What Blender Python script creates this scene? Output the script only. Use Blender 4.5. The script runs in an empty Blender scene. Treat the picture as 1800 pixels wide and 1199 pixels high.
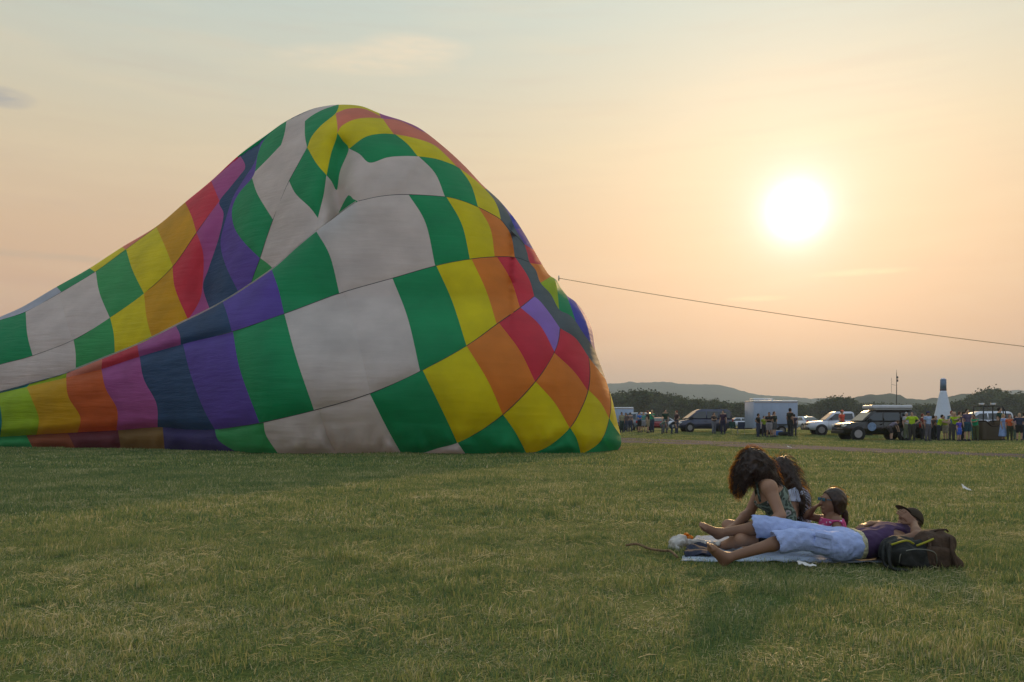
import bpy, bmesh, math, random
import numpy as np
from mathutils import Vector, Matrix, noise
from mathutils.geometry import delaunay_2d_cdt

scene = bpy.context.scene
COL = scene.collection
rad = math.radians
rng = random.Random(7)

# ------------------------------------------------------------------ camera
HORIZON, FOC, EYE = 742.0, 1500.0, 1.1
cam_data = bpy.data.cameras.new("camera")
cam = bpy.data.objects.new("camera", cam_data)
COL.objects.link(cam)
cam.location = (0, 0, EYE)
cam.rotation_euler = (rad(90), 0, 0)
cam_data.sensor_width = 36
cam_data.lens = 30
cam_data.shift_y = (HORIZON - 599.5) / 1800
cam_data.clip_start = 0.05
cam_data.clip_end = 9000
scene.camera = cam

# ------------------------------------------------------------------ world, sun, exposure
SUN_EL, SUN_AZ = rad(13.2), rad(18.4)          # azimuth measured from +Y towards +X
sun_dir = Vector((math.sin(SUN_AZ) * math.cos(SUN_EL), math.cos(SUN_AZ) * math.cos(SUN_EL), math.sin(SUN_EL)))
world = bpy.data.worlds.new("World")
scene.world = world
world.use_nodes = True
wt = world.node_tree
wt.nodes.clear()


def N(t, kind, **kw):
    n = t.nodes.new(kind)
    for k, v in kw.items():
        setattr(n, k, v)
    return n


def L(t, a, b):
    t.links.new(a, b)


def srgb(r, g, b):
    f = lambda c: (c / 255 / 12.92) if c / 255 <= 0.04045 else ((c / 255 + 0.055) / 1.055) ** 2.4
    return (f(r), f(g), f(b), 1)


def math_n(t, op, a, b=None, c=None, clamp=False):
    n = N(t, "ShaderNodeMath", operation=op, use_clamp=clamp)
    for i, v in enumerate((a, b, c)):
        if v is None:
            continue
        if isinstance(v, (int, float)):
            n.inputs[i].default_value = v
        else:
            L(t, v, n.inputs[i])
    return n.outputs[0]


def mixc(t, f, a, b, mode="MIX"):
    n = N(t, "ShaderNodeMix", data_type="RGBA", blend_type=mode)
    for s, v in ((n.inputs[0], f), (n.inputs[6], a), (n.inputs[7], b)):
        if isinstance(v, (int, float)):
            s.default_value = v
        elif isinstance(v, tuple):
            s.default_value = v
        else:
            L(t, v, s)
    return n.outputs[2]


def ramp(t, f, stops, interp="LINEAR"):
    n = N(t, "ShaderNodeValToRGB")
    n.color_ramp.interpolation = interp
    e = n.color_ramp.elements
    while len(e) < len(stops):
        e.new(0.5)
    for i, (p, c) in enumerate(stops):
        e[i].position = p
        e[i].color = c
    L(t, f, n.inputs[0])
    return n.outputs[0]


tc = N(wt, "ShaderNodeTexCoord")
sep = N(wt, "ShaderNodeSeparateXYZ")
L(wt, tc.outputs["Generated"], sep.inputs[0])
dotn = N(wt, "ShaderNodeVectorMath", operation="DOT_PRODUCT")
L(wt, tc.outputs["Generated"], dotn.inputs[0])
dotn.inputs[1].default_value = sun_dir
dsun = math_n(wt, "MAXIMUM", dotn.outputs["Value"], 0.0)
zz = math_n(wt, "MAXIMUM", sep.outputs["Z"], 0.0)
warm = ramp(wt, zz, [(0.0, srgb(218, 158, 120)), (0.10, srgb(228, 172, 130)), (0.20, srgb(232, 192, 150)),
                     (0.30, srgb(226, 208, 174)), (0.43, srgb(203, 213, 202)), (0.75, srgb(190, 208, 216)),
                     (1.0, srgb(182, 204, 220))])
cool = ramp(wt, zz, [(0.0, srgb(205, 196, 200)), (0.15, srgb(202, 206, 218)), (0.5, srgb(192, 210, 232)),
                     (1.0, srgb(182, 204, 220))])
side = math_n(wt, "MULTIPLY_ADD", dotn.outputs["Value"], 0.85, 0.45, clamp=True)
base = mixc(wt, side, cool, warm)
# sky brightens towards the sun
br = math_n(wt, "MULTIPLY_ADD", math_n(wt, "POWER", dsun, 3.0), 0.10, 0.81)
grey = N(wt, "ShaderNodeCombineColor")
for i in range(3):
    L(wt, br, grey.inputs[i])
base = mixc(wt, 1.0, base, grey.outputs[0], "MULTIPLY")
# thin cloud streaks
mp = N(wt, "ShaderNodeMapping")
mp.inputs["Scale"].default_value = (2.2, 2.2, 17.0)
L(wt, tc.outputs["Generated"], mp.inputs[0])
nz = N(wt, "ShaderNodeTexNoise")
nz.inputs["Scale"].default_value = 2.3
nz.inputs["Detail"].default_value = 5
L(wt, mp.outputs[0], nz.inputs[0])
cl = ramp(wt, nz.outputs["Fac"], [(0.50, (0, 0, 0, 1)), (0.72, (1, 1, 1, 1))])
base = mixc(wt, math_n(wt, "MULTIPLY", cl, 0.14), base, srgb(238, 214, 172))
mp2 = N(wt, "ShaderNodeMapping")
mp2.inputs["Scale"].default_value = (2.0, 2.0, 30.0)
mp2.inputs["Location"].default_value = (3.1, 1.7, 0.4)
L(wt, tc.outputs["Generated"], mp2.inputs[0])
nz2 = N(wt, "ShaderNodeTexNoise")
nz2.inputs["Scale"].default_value = 3.0
nz2.inputs["Detail"].default_value = 4
L(wt, mp2.outputs[0], nz2.inputs[0])
cl2 = ramp(wt, nz2.outputs["Fac"], [(0.52, (0, 0, 0, 1)), (0.75, (1, 1, 1, 1))])
base = mixc(wt, math_n(wt, "MULTIPLY", cl2, 0.12), base, srgb(188, 158, 142))


def cloud(px, py, w, h, col, amt, seed):
    """a small wisp of cloud in one direction of the sky"""
    global base
    c = Vector(((px - 900) / FOC, 1, (HORIZON - py) / FOC)).normalized()
    right = Vector((c.y, -c.x, 0)).normalized()
    up = right.cross(c)
    acc = None
    for ax, s in ((right, w / FOC), (up, h / FOC)):
        d = N(wt, "ShaderNodeVectorMath", operation="DOT_PRODUCT")
        sb = N(wt, "ShaderNodeVectorMath", operation="SUBTRACT")
        L(wt, tc.outputs["Generated"], sb.inputs[0])
        sb.inputs[1].default_value = c
        L(wt, sb.outputs[0], d.inputs[0])
        d.inputs[1].default_value = ax / s
        q = math_n(wt, "POWER", math_n(wt, "ABSOLUTE", d.outputs["Value"]), 2.0)
        acc = q if acc is None else math_n(wt, "ADD", acc, q)
    m = math_n(wt, "SUBTRACT", 1.0, acc, clamp=True)
    front = math_n(wt, "GREATER_THAN", sep.outputs["Y"], 0.0)
    nn = N(wt, "ShaderNodeTexNoise")
    mm = N(wt, "ShaderNodeMapping")
    mm.inputs["Scale"].default_value = (9, 9, 40)
    mm.inputs["Location"].default_value = (seed, seed * 2, 0)
    L(wt, tc.outputs["Generated"], mm.inputs[0])
    L(wt, mm.outputs[0], nn.inputs[0])
    nn.inputs["Detail"].default_value = 4
    f = math_n(wt, "MULTIPLY", math_n(wt, "MULTIPLY", m, front),
               math_n(wt, "MULTIPLY", nn.outputs["Fac"], amt * 1.6), clamp=True)
    base = mixc(wt, f, base, col)


cloud(725, 84, 105, 24, srgb(240, 218, 186), 0.55, 1.0)
cloud(640, 105, 160, 26, srgb(246, 220, 182), 0.4, 4.0)
cloud(0, 170, 50, 17, srgb(160, 158, 158), 0.8, 2.2)
cloud(60, 448, 260, 7, srgb(176, 160, 138), 0.35, 3.0)
cloud(1330, 525, 60, 6, srgb(250, 215, 160), 0.5, 5.0)
cloud(1520, 478, 90, 7, srgb(250, 212, 160), 0.6, 6.0)

nish = N(wt, "ShaderNodeTexSky", sky_type="NISHITA")
nish.sun_disc = False
nish.sun_elevation = SUN_EL
nish.sun_rotation = SUN_AZ
nish.dust_density = 3.0
bg1 = N(wt, "ShaderNodeBackground")
L(wt, nish.outputs[0], bg1.inputs[0])
bg1.inputs[1].default_value = 0.05
# aureole around the hazy sun
e = None


def glow(power, col):
    global base
    g = math_n(wt, "POWER", dsun, power)
    n = N(wt, "ShaderNodeVectorMath", operation="SCALE")
    n.inputs[0].default_value = col
    L(wt, g, n.inputs["Scale"])
    base = mixc(wt, 1.0, base, n.outputs[0], "ADD")


glow(18.0, (0.17, 0.085, 0.015))
glow(130.0, (0.07, 0.05, 0.08))
glow(800.0, (0.30, 0.25, 0.34))
glow(3200.0, (1.4, 1.4, 1.4))
bg2 = N(wt, "ShaderNodeBackground")
L(wt, base, bg2.inputs[0])
bg2.inputs[1].default_value = 1.0
mixs = N(wt, "ShaderNodeMixShader")
mixs.inputs[0].default_value = 0.90
L(wt, bg1.outputs[0], mixs.inputs[1])
L(wt, bg2.outputs[0], mixs.inputs[2])
wo = N(wt, "ShaderNodeOutputWorld")
L(wt, mixs.outputs[0], wo.inputs[0])
world.cycles.sampling_method = "MANUAL"
world.cycles.sample_map_resolution = 1024

sun_l = bpy.data.lights.new("sun", "SUN")
sun_l.energy = 2.1
sun_l.angle = rad(1.5)
sun_l.color = (1.0, 0.62, 0.27)
sun_o = bpy.data.objects.new("sun", sun_l)
COL.objects.link(sun_o)
sun_o.rotation_euler = sun_dir.to_track_quat("Z", "Y").to_euler()

vs = scene.view_settings
scene.display_settings.display_device = "sRGB"
vs.view_transform = "Standard"
vs.look = "None"
vs.gamma = 1
vs.exposure = 0.3
vs.use_curve_mapping = False
scene.cycles.max_bounces = 8
scene.cycles.diffuse_bounces = 4
scene.cycles.transmission_bounces = 6
scene.cycles.transparent_max_bounces = 16
scene.cycles.volume_bounces = 1
scene.cycles.sample_clamp_indirect = 6.0
scene.cycles.use_denoising = True

# ------------------------------------------------------------------ helpers


def smooth(x):
    x = max(0.0, min(1.0, x))
    return x * x * (3 - 2 * x)


def gz(x, y):
    """height of the field"""
    return 0.28 * smooth((y - 52) / 20)


def W(px, py, Y):
    """a point of the place from its direction and its distance"""
    return Vector(((px - 900) / FOC * Y, Y, EYE - (py - HORIZON) / FOC * Y))


def tag(o, label=None, cat=None, group=None, kind=None):
    if label: o["label"] = label
    if cat: o["category"] = cat
    if group: o["group"] = group
    if kind: o["kind"] = kind
    return o


def thing(name, label, cat, loc=(0, 0, 0), rz=0.0, group=None):
    o = bpy.data.objects.new(name, None)
    o.empty_display_size = 0.2
    COL.objects.link(o)
    o.location = loc
    o.rotation_euler = (0, 0, rz)
    return tag(o, label, cat, group)


def link(name, me, parent=None, mat=None, smooth_=None):
    o = bpy.data.objects.new(name, me)
    COL.objects.link(o)
    if parent is not None:
        o.parent = parent
    if mat is not None:
        if len(me.materials) == 0:
            me.materials.append(mat)
        else:
            o.material_slots[0].link = "OBJECT"
            o.material_slots[0].material = mat
    if smooth_ is not None:
        me.polygons.foreach_set("use_smooth", [smooth_] * len(me.polygons))
    return o


def mesh_from(name, v, f, parent=None, mat=None, smooth_=False):
    me = bpy.data.meshes.new(name)
    me.from_pydata([tuple(p) for p in v], [], [tuple(int(i) for i in q) for q in f])
    me.update()
    return link(name, me, parent, mat, smooth_)


def bm_obj(name, bm, parent=None, mat=None, smooth_=False):
    me = bpy.data.meshes.new(name)
    bmesh.ops.recalc_face_normals(bm, faces=bm.faces)
    bm.to_mesh(me)
    bm.free()
    return link(name, me, parent, mat, smooth_)


def add_box(bm, c, s, rot=None, bevel=0.0, taper=None):
    """box centred at c with full sizes s"""
    m = Matrix.Translation(Vector(c))
    if rot is not None:
        m = m @ rot.to_matrix().to_4x4() if hasattr(rot, "to_matrix") else m @ rot
    r = bmesh.ops.create_cube(bm, size=1.0)
    vs_ = r["verts"]
    for v in vs_:
        if taper and v.co.z > 0:
            v.co.x *= taper[0]
            v.co.y *= taper[1]
        v.co = Vector((v.co.x * s[0], v.co.y * s[1], v.co.z * s[2]))
    if bevel > 0:
        es = list({e_ for v in vs_ for e_ in v.link_edges})
        rb = bmesh.ops.bevel(bm, geom=es, offset=bevel, segments=2, affect="EDGES", profile=0.5)
        vs_ = [v for v in rb["verts"]] + [v for v in vs_ if v.is_valid]
        vs_ = list(set(vs_))
    for v in vs_:
        v.co = m @ v.co
    return vs_


def tube_vf(pts, r, seg=8, cap=True):
    """a tube along points; r number or list"""
    pts = [Vector(p) for p in pts]
    n = len(pts)
    rs = r if isinstance(r, (list, tuple)) else [r] * n
    v, f = [], []
    up = None
    for i, p in enumerate(pts):
        t = (pts[min(i + 1, n - 1)] - pts[max(i - 1, 0)])
        if t.length < 1e-9:
            t = Vector((0, 0, 1))
        t.normalize()
        if up is None:
            up = Vector((0, 0, 1)) if abs(t.z) < 0.9 else Vector((1, 0, 0))
        a = t.cross(up)
        if a.length < 1e-6:
            a = t.cross(Vector((0.3, 0.9, 0.1)))
        a.normalize()
        b = a.cross(t).normalized()
        up = b
        for k in range(seg):
            an = 2 * math.pi * k / seg
            v.append(p + (a * math.cos(an) + b * math.sin(an)) * rs[i])
    for i in range(n - 1):
        for k in range(seg):
            k2 = (k + 1) % seg
            f.append((i * seg + k, i * seg + k2, (i + 1) * seg + k2, (i + 1) * seg + k))
    if cap:
        f.append(tuple(range(seg - 1, -1, -1)))
        f.append(tuple((n - 1) * seg + k for k in range(seg)))
    return v, f


def merge(parts):
    V, F = [], []
    for v, f in parts:
        o = len(V)
        V += list(v)
        F += [tuple(i + o for i in q) for q in f]
    return V, F


def catmull(p, step=4.0):
    p = [np.array(q, float) for q in p]
    if len(p) == 2:
        n = max(1, int(np.linalg.norm(p[1] - p[0]) / step))
        return [p[0] + (p[1] - p[0]) * i / n for i in range(n + 1)]
    q = [2 * p[0] - p[1]] + p + [2 * p[-1] - p[-2]]
    out = []
    for i in range(1, len(q) - 2):
        p0, p1, p2, p3 = q[i - 1], q[i], q[i + 1], q[i + 2]
        n = max(1, int(np.linalg.norm(p2 - p1) / step))
        m1 = (p2 - p0) * 0.5
        m2 = (p3 - p1) * 0.5
        l = np.linalg.norm(p2 - p1)
        for m in (m1, m2):
            ml = np.linalg.norm(m)
            if ml > 1.2 * l:
                m *= 1.2 * l / ml
        for k in range(n):
            t = k / n
            h00 = 2 * t**3 - 3 * t**2 + 1
            h10 = t**3 - 2 * t**2 + t
            h01 = -2 * t**3 + 3 * t**2
            h11 = t**3 - t**2
            out.append(h00 * p1 + h10 * m1 + h01 * p2 + h11 * m2)
    out.append(p[-1])
    return out


# ------------------------------------------------------------------ materials
MATS = {}


def mat(name, col, rough=0.6, metal=0.0, spec=0.4, var=0.12, scale=6.0, bump=0.0, bscale=40.0, trans=0.0,
        coat=0.0, alpha=None, transmission=0.0):
    """procedural material: base colour broken up by noise, optional bump and translucency"""
    if name in MATS:
        return MATS[name]
    m = bpy.data.materials.new(name)
    m.use_nodes = True
    t = m.node_tree
    b = t.nodes["Principled BSDF"]
    out = t.nodes["Material Output"]
    b.inputs["Roughness"].default_value = rough
    b.inputs["Metallic"].default_value = metal
    b.inputs["Specular IOR Level"].default_value = spec
    b.inputs["Coat Weight"].default_value = coat
    if transmission:
        b.inputs["Transmission Weight"].default_value = transmission
    c4 = tuple(col) + (1,) if len(col) == 3 else tuple(col)
    tcn = N(t, "ShaderNodeTexCoord")
    cc = c4
    if var > 0:
        nn = N(t, "ShaderNodeTexNoise")
        nn.inputs["Scale"].default_value = scale
        nn.inputs["Detail"].default_value = 5
        L(t, tcn.outputs["Object"], nn.inputs[0])
        rr = ramp(t, nn.outputs["Fac"], [(0.3, tuple(max(0, x * (1 - var * 1.6)) for x in c4[:3]) + (1,)),
                                         (0.7, tuple(min(1, x * (1 + var)) for x in c4[:3]) + (1,))])
        L(t, rr, b.inputs["Base Color"])
        cc = rr
    else:
        b.inputs["Base Color"].default_value = c4
    if bump > 0:
        n2 = N(t, "ShaderNodeTexNoise")
        n2.inputs["Scale"].default_value = bscale
        n2.inputs["Detail"].default_value = 4
        L(t, tcn.outputs["Object"], n2.inputs[0])
        bp = N(t, "ShaderNodeBump")
        bp.inputs["Strength"].default_value = bump
        bp.inputs["Distance"].default_value = 0.02
        L(t, n2.outputs["Fac"], bp.inputs["Height"])
        L(t, bp.outputs[0], b.inputs["Normal"])
    if trans > 0:
        tr = N(t, "ShaderNodeBsdfTranslucent")
        if isinstance(cc, tuple):
            tr.inputs[0].default_value = cc
        else:
            L(t, cc, tr.inputs[0])
        ms = N(t, "ShaderNodeMixShader")
        ms.inputs[0].default_value = trans
        L(t, b.outputs[0], ms.inputs[1])
        L(t, tr.outputs[0], ms.inputs[2])
        L(t, ms.outputs[0], out.inputs[0])
    MATS[name] = m
    return m
# ------------------------------------------------------------------ ground, path, hills
def ground_material():
    m = bpy.data.materials.new("grass_ground")
    m.use_nodes = True
    t = m.node_tree
    b = t.nodes["Principled BSDF"]
    b.inputs["Roughness"].default_value = 0.95
    b.inputs["Specular IOR Level"].default_value = 0.1
    g = N(t, "ShaderNodeNewGeometry")
    n1 = N(t, "ShaderNodeTexNoise"); n1.inputs["Scale"].default_value = 0.28; n1.inputs["Detail"].default_value = 6
    n2 = N(t, "ShaderNodeTexNoise"); n2.inputs["Scale"].default_value = 2.6; n2.inputs["Detail"].default_value = 6
    n3 = N(t, "ShaderNodeTexNoise"); n3.inputs["Scale"].default_value = 28; n3.inputs["Detail"].default_value = 4
    for n_ in (n1, n2, n3):
        L(t, g.outputs["Position"], n_.inputs[0])
    c1 = ramp(t, n1.outputs["Fac"], [(0.35, (0.065, 0.11, 0.022, 1)), (0.65, (0.115, 0.145, 0.035, 1))])
    c2 = ramp(t, n2.outputs["Fac"], [(0.35, (0.05, 0.085, 0.018, 1)), (0.68, (0.13, 0.15, 0.045, 1))])
    c3 = ramp(t, n3.outputs["Fac"], [(0.3, (0.55, 0.55, 0.55, 1)), (0.7, (1.25, 1.25, 1.25, 1))])
    cc = mixc(t, 0.5, c1, c2)
    cc = mixc(t, 0.8, cc, c3, "MULTIPLY")
    L(t, cc, b.inputs["Base Color"])
    bp = N(t, "ShaderNodeBump"); bp.inputs["Strength"].default_value = 0.8; bp.inputs["Distance"].default_value = 0.03
    L(t, n3.outputs["Fac"], bp.inputs["Height"])
    L(t, bp.outputs[0], b.inputs["Normal"])
    return m


M_ground = ground_material()
xs = [-4400, -2500, -1200, -600, -300, -150, -80, -40, -20, 0, 20, 40, 80, 150, 300, 600, 1200, 2500, 4400]
ys = [-280, -60, -10, 0, 10, 20, 30, 40, 48, 52, 55, 58, 61, 64, 67, 70, 73, 80, 120, 300, 700, 1500, 2600, 4400]
gv = [(x, y, gz(x, y)) for y in ys for x in xs]
gf = [(j * len(xs) + i, j * len(xs) + i + 1, (j + 1) * len(xs) + i + 1, (j + 1) * len(xs) + i)
      for j in range(len(ys) - 1) for i in range(len(xs) - 1)]
tag(mesh_from("ground", gv, gf, None, M_ground, True), "wide mown grass field of the showground", kind="structure")

# worn gravel track crossing the field behind the picnic group
far_e = [(300, 762), (700, 765), (950, 768), (1095, 770.5), (1300, 777), (1500, 787), (1800, 798.5), (2300, 822)]
near_e = [(300, 767), (700, 771.5), (950, 775.5), (1095, 778.5), (1300, 786), (1500, 794.5), (1800, 805), (2300, 834)]


def edge_pts(e_, seed):
    out = []
    q = catmull(e_, 9)
    for i, (x, y) in enumerate(q):
        Y = EYE * FOC / (y - HORIZON)
        Xw = (x - 900) / FOC * Y
        j = noise.noise(Vector((Xw * 0.6, seed, 0))) * 0.5
        out.append((Xw, Y + j, gz(Xw, Y + j) + 0.012))
    return out


fe, ne = edge_pts(far_e, 1.0), edge_pts(near_e, 9.0)
K = 160
fe = [fe[int(i * (len(fe) - 1) / K)] for i in range(K + 1)]
ne = [ne[int(i * (len(ne) - 1) / K)] for i in range(K + 1)]
tv, tf = [], []
for i in range(K + 1):
    for q in range(7):
        s_ = q / 6
        a_, b_ = Vector(ne[i]), Vector(fe[i])
        p_ = a_.lerp(b_, s_)
        p_.z = gz(p_.x, p_.y) + 0.012
        tv.append(p_)
for i in range(K):
    for q in range(6):
        tf.append((i * 7 + q, (i + 1) * 7 + q, (i + 1) * 7 + q + 1, i * 7 + q + 1))
M_track = mat("track_gravel", (0.028, 0.042, 0.078), rough=0.95, var=0.45, scale=1.6, bump=0.6, bscale=30, spec=0.1)
tag(mesh_from("path", tv, tf, None, M_track, True), "grey gravel track crossing the grass behind the picnic group", kind="structure")

M_hill = mat("hill_forest", (0.035, 0.05, 0.025), rough=1.0, var=0.5, scale=0.02, bump=0.0, spec=0.0)


def ridge(name, label, pts, Y, depth, amp, fs, kind="structure", step=6.0, m=None):
    """a range of hills: crest given by directions at distance Y, falling to the ground on both sides"""
    q = catmull(pts, step)
    v, f = [], []
    prof = [(-1.0, 0.0), (-0.8, 0.25), (-0.55, 0.55), (-0.3, 0.82), (-0.12, 0.96), (0, 1.0), (0.2, 0.93), (0.6, 0.5), (1.0, 0.0)]
    for (x, y) in q:
        c = W(x, y, Y)
        for (d, h) in prof:
            X = c.x * (1 + d * depth / Y)
            YY = Y + d * depth
            zc = (c.z - 1) * h - 2 * (1 - h)
            zc += amp * h * (noise.noise(Vector((X * fs, YY * fs, 3.3))) + 0.6 * noise.noise(Vector((X * fs * 3.1, YY * fs * 3.1, 1.3))))
            v.append((X, YY, zc))
    n = len(prof)
    for i in range(len(q) - 1):
        for k in range(n - 1):
            f.append((i * n + k, (i + 1) * n + k, (i + 1) * n + k + 1, i * n + k + 1))
    o = mesh_from(name, v, f, None, m or M_hill, True)
    tag(o, label, kind=kind)
    return o


ridge("far_hills", "long blue grey wooded hill fading in the haze",
      [(-1200, 688), (-600, 676), (0, 684), (500, 690), (800, 680), (960, 674), (1080, 673), (1140, 672), (1200, 674), (1262, 677), (1300, 686),
       (1335, 694), (1400, 698), (1480, 701), (1600, 706), (1690, 697), (1760, 688), (1830, 684), (2200, 690), (2900, 682)],
      2800, 900, 5, 0.02, step=4.0)
ridge("near_hills", "low wooded rise between the tree line and the far hill",
      [(-900, 712), (0, 706), (700, 712), (1080, 708), (1280, 709), (1340, 706), (1400, 704), (1440, 706), (1500, 700), (1520, 694.5), (1580, 693.5), (1592, 700), (1620, 702),
       (1660, 699), (1700, 693), (1740, 698), (1800, 691), (1860, 690), (2400, 700)], 1300, 320, 4, 0.03, step=2.5)

# haze: one closed box round the whole scene
bm = bmesh.new()
add_box(bm, (0, 2065, 119), (9000, 4750, 242))
hz = bm_obj("haze", bm)
mh = bpy.data.materials.new("haze_air")
mh.use_nodes = True
th = mh.node_tree
th.nodes.clear()
pv = N(th, "ShaderNodeVolumePrincipled")
pv.inputs["Density"].default_value = 0.00029
pv.inputs["Color"].default_value = (0.80, 0.91, 1.0, 1)
pv.inputs["Anisotropy"].default_value = 0.0
oo = N(th, "ShaderNodeOutputMaterial")
L(th, pv.outputs[0], oo.inputs["Volume"])
hz.data.materials.append(mh)
tag(hz, "thin evening haze filling the air over the field", kind="stuff")
# ------------------------------------------------------------------ the half-inflated balloon
CC = {
    "W": (0.76, 0.69, 0.645), "G": (0.01, 0.35, 0.125), "Y": (0.84, 0.74, 0.0), "L": (0.42, 0.60, 0.01),
    "O": (0.92, 0.28, 0.035), "R": (0.78, 0.05, 0.085), "P": (0.50, 0.11, 0.36), "N": (0.03, 0.085, 0.20),
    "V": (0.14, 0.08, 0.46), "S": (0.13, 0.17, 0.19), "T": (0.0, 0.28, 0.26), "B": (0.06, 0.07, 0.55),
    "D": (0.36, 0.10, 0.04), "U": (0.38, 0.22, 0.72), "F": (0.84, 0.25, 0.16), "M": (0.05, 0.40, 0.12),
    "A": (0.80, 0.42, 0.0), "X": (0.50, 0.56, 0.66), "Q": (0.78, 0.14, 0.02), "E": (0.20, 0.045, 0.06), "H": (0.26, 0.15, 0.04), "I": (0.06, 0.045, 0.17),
}
CNAME = {"W": "off white", "G": "green", "Y": "yellow", "L": "lime", "O": "orange", "R": "crimson", "P": "magenta",
         "N": "navy", "V": "violet", "S": "slate grey", "T": "teal", "B": "blue", "D": "brown", "U": "lilac",
         "F": "salmon", "M": "mid green", "A": "gold", "X": "pale blue", "Q": "red orange", "E": "maroon", "H": "olive brown", "I": "dark indigo"}


def fabric(key):
    nm = "balloon_fabric_" + CNAME[key].replace(" ", "_")
    if nm in MATS:
        return MATS[nm]
    m = bpy.data.materials.new(nm)
    m.use_nodes = True
    t = m.node_tree
    b = t.nodes["Principled BSDF"]
    out = t.nodes["Material Output"]
    c = CC[key]
    g = N(t, "ShaderNodeNewGeometry")
    n1 = N(t, "ShaderNodeTexNoise"); n1.inputs["Scale"].default_value = 0.7; n1.inputs["Detail"].default_value = 6
    L(t, g.outputs["Position"], n1.inputs[0])
    col = ramp(t, n1.outputs["Fac"], [(0.3, tuple(x * 0.86 for x in c) + (1,)), (0.7, tuple(min(1, x * 1.1) for x in c) + (1,))])
    L(t, col, b.inputs["Base Color"])
    b.inputs["Roughness"].default_value = 0.62
    b.inputs["Specular IOR Level"].default_value = 0.3
    b.inputs["Sheen Weight"].default_value = 0.05
    mp_ = N(t, "ShaderNodeMapping")
    mp_.inputs["Rotation"].default_value = (0, rad(28), 0)
    mp_.inputs["Scale"].default_value = (0.35, 0.35, 2.6)
    L(t, g.outputs["Position"], mp_.inputs[0])
    n2 = N(t, "ShaderNodeTexNoise"); n2.inputs["Scale"].default_value = 1.3; n2.inputs["Detail"].default_value = 5
    L(t, mp_.outputs[0], n2.inputs[0])
    # long creases pulled along the cloth, stronger towards the gathered mouth end
    wv = N(t, "ShaderNodeTexNoise"); wv.inputs["Scale"].default_value = 2.2; wv.inputs["Detail"].default_value = 7; wv.inputs["Roughness"].default_value = 0.62
    mp3 = N(t, "ShaderNodeMapping"); mp3.inputs["Rotation"].default_value = (0, rad(20), 0); mp3.inputs["Scale"].default_value = (0.16, 0.4, 2.2)
    L(t, g.outputs["Position"], mp3.inputs[0]); L(t, mp3.outputs[0], wv.inputs[0])
    sx3 = N(t, "ShaderNodeSeparateXYZ"); L(t, g.outputs["Position"], sx3.inputs[0])
    gather = math_n(t, "MULTIPLY_ADD", sx3.outputs["X"], -0.09, -0.45, clamp=True)
    hh_ = math_n(t, "ADD", n2.outputs["Fac"], math_n(t, "MULTIPLY", wv.outputs["Fac"], math_n(t, "MULTIPLY_ADD", gather, 2.6, 0.05)))
    bp = N(t, "ShaderNodeBump"); bp.inputs["Strength"].default_value = 0.4; bp.inputs["Distance"].default_value = 0.12
    L(t, hh_, bp.inputs["Height"])
    L(t, bp.outputs[0], b.inputs["Normal"])
    tr = N(t, "ShaderNodeBsdfTranslucent")
    L(t, col, tr.inputs[0])
    ms = N(t, "ShaderNodeMixShader"); ms.inputs[0].default_value = 0.45
    L(t, b.outputs[0], ms.inputs[1]); L(t, tr.outputs[0], ms.inputs[2])
    L(t, ms.outputs[0], out.inputs[0])
    MATS[nm] = m
    return m


OUT = [(-360, 706), (-280, 676), (-180, 632), (-60, 584), (0, 557), (40, 539), (98, 505), (155, 473), (212, 436), (275, 398), (325, 356), (371, 318),
       (421, 272), (470, 236), (503, 213), (545, 193), (575, 186), (597, 184), (620, 184.5), (640, 188), (672, 201), (710, 213), (740, 227), (780, 258),
       (815, 290), (848, 325), (869, 344), (882, 357), (905, 385), (922, 411), (937, 437), (950, 460), (965, 483), (978, 492),
       (985, 505), (997, 520), (1013, 532), (1030, 555), (1040, 578), (1044, 600), (1047, 618), (1055, 640), (1065, 668),
       (1076, 702), (1085, 740), (1092, 772), (1090, 786), (1080, 797)]
BOT = [(1080, 797), (900, 797.5), (700, 797.5), (480, 797), (400, 794.5), (300, 790.5), (200, 788), (0, 786), (-200, 783), (-360, 781)]
MOUTH = [(-360, 781), (-350, 745), (-360, 706)]
RIDGE = [(-380, 742), (-280, 738), (-180, 727), (-60, 703), (0, 688), (55, 672.5), (118, 655), (180, 631), (242, 606), (310, 572.5), (392, 531), (478, 474),
         (520, 437), (556, 407), (585, 385), (612, 365), (630, 353.5)]
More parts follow.
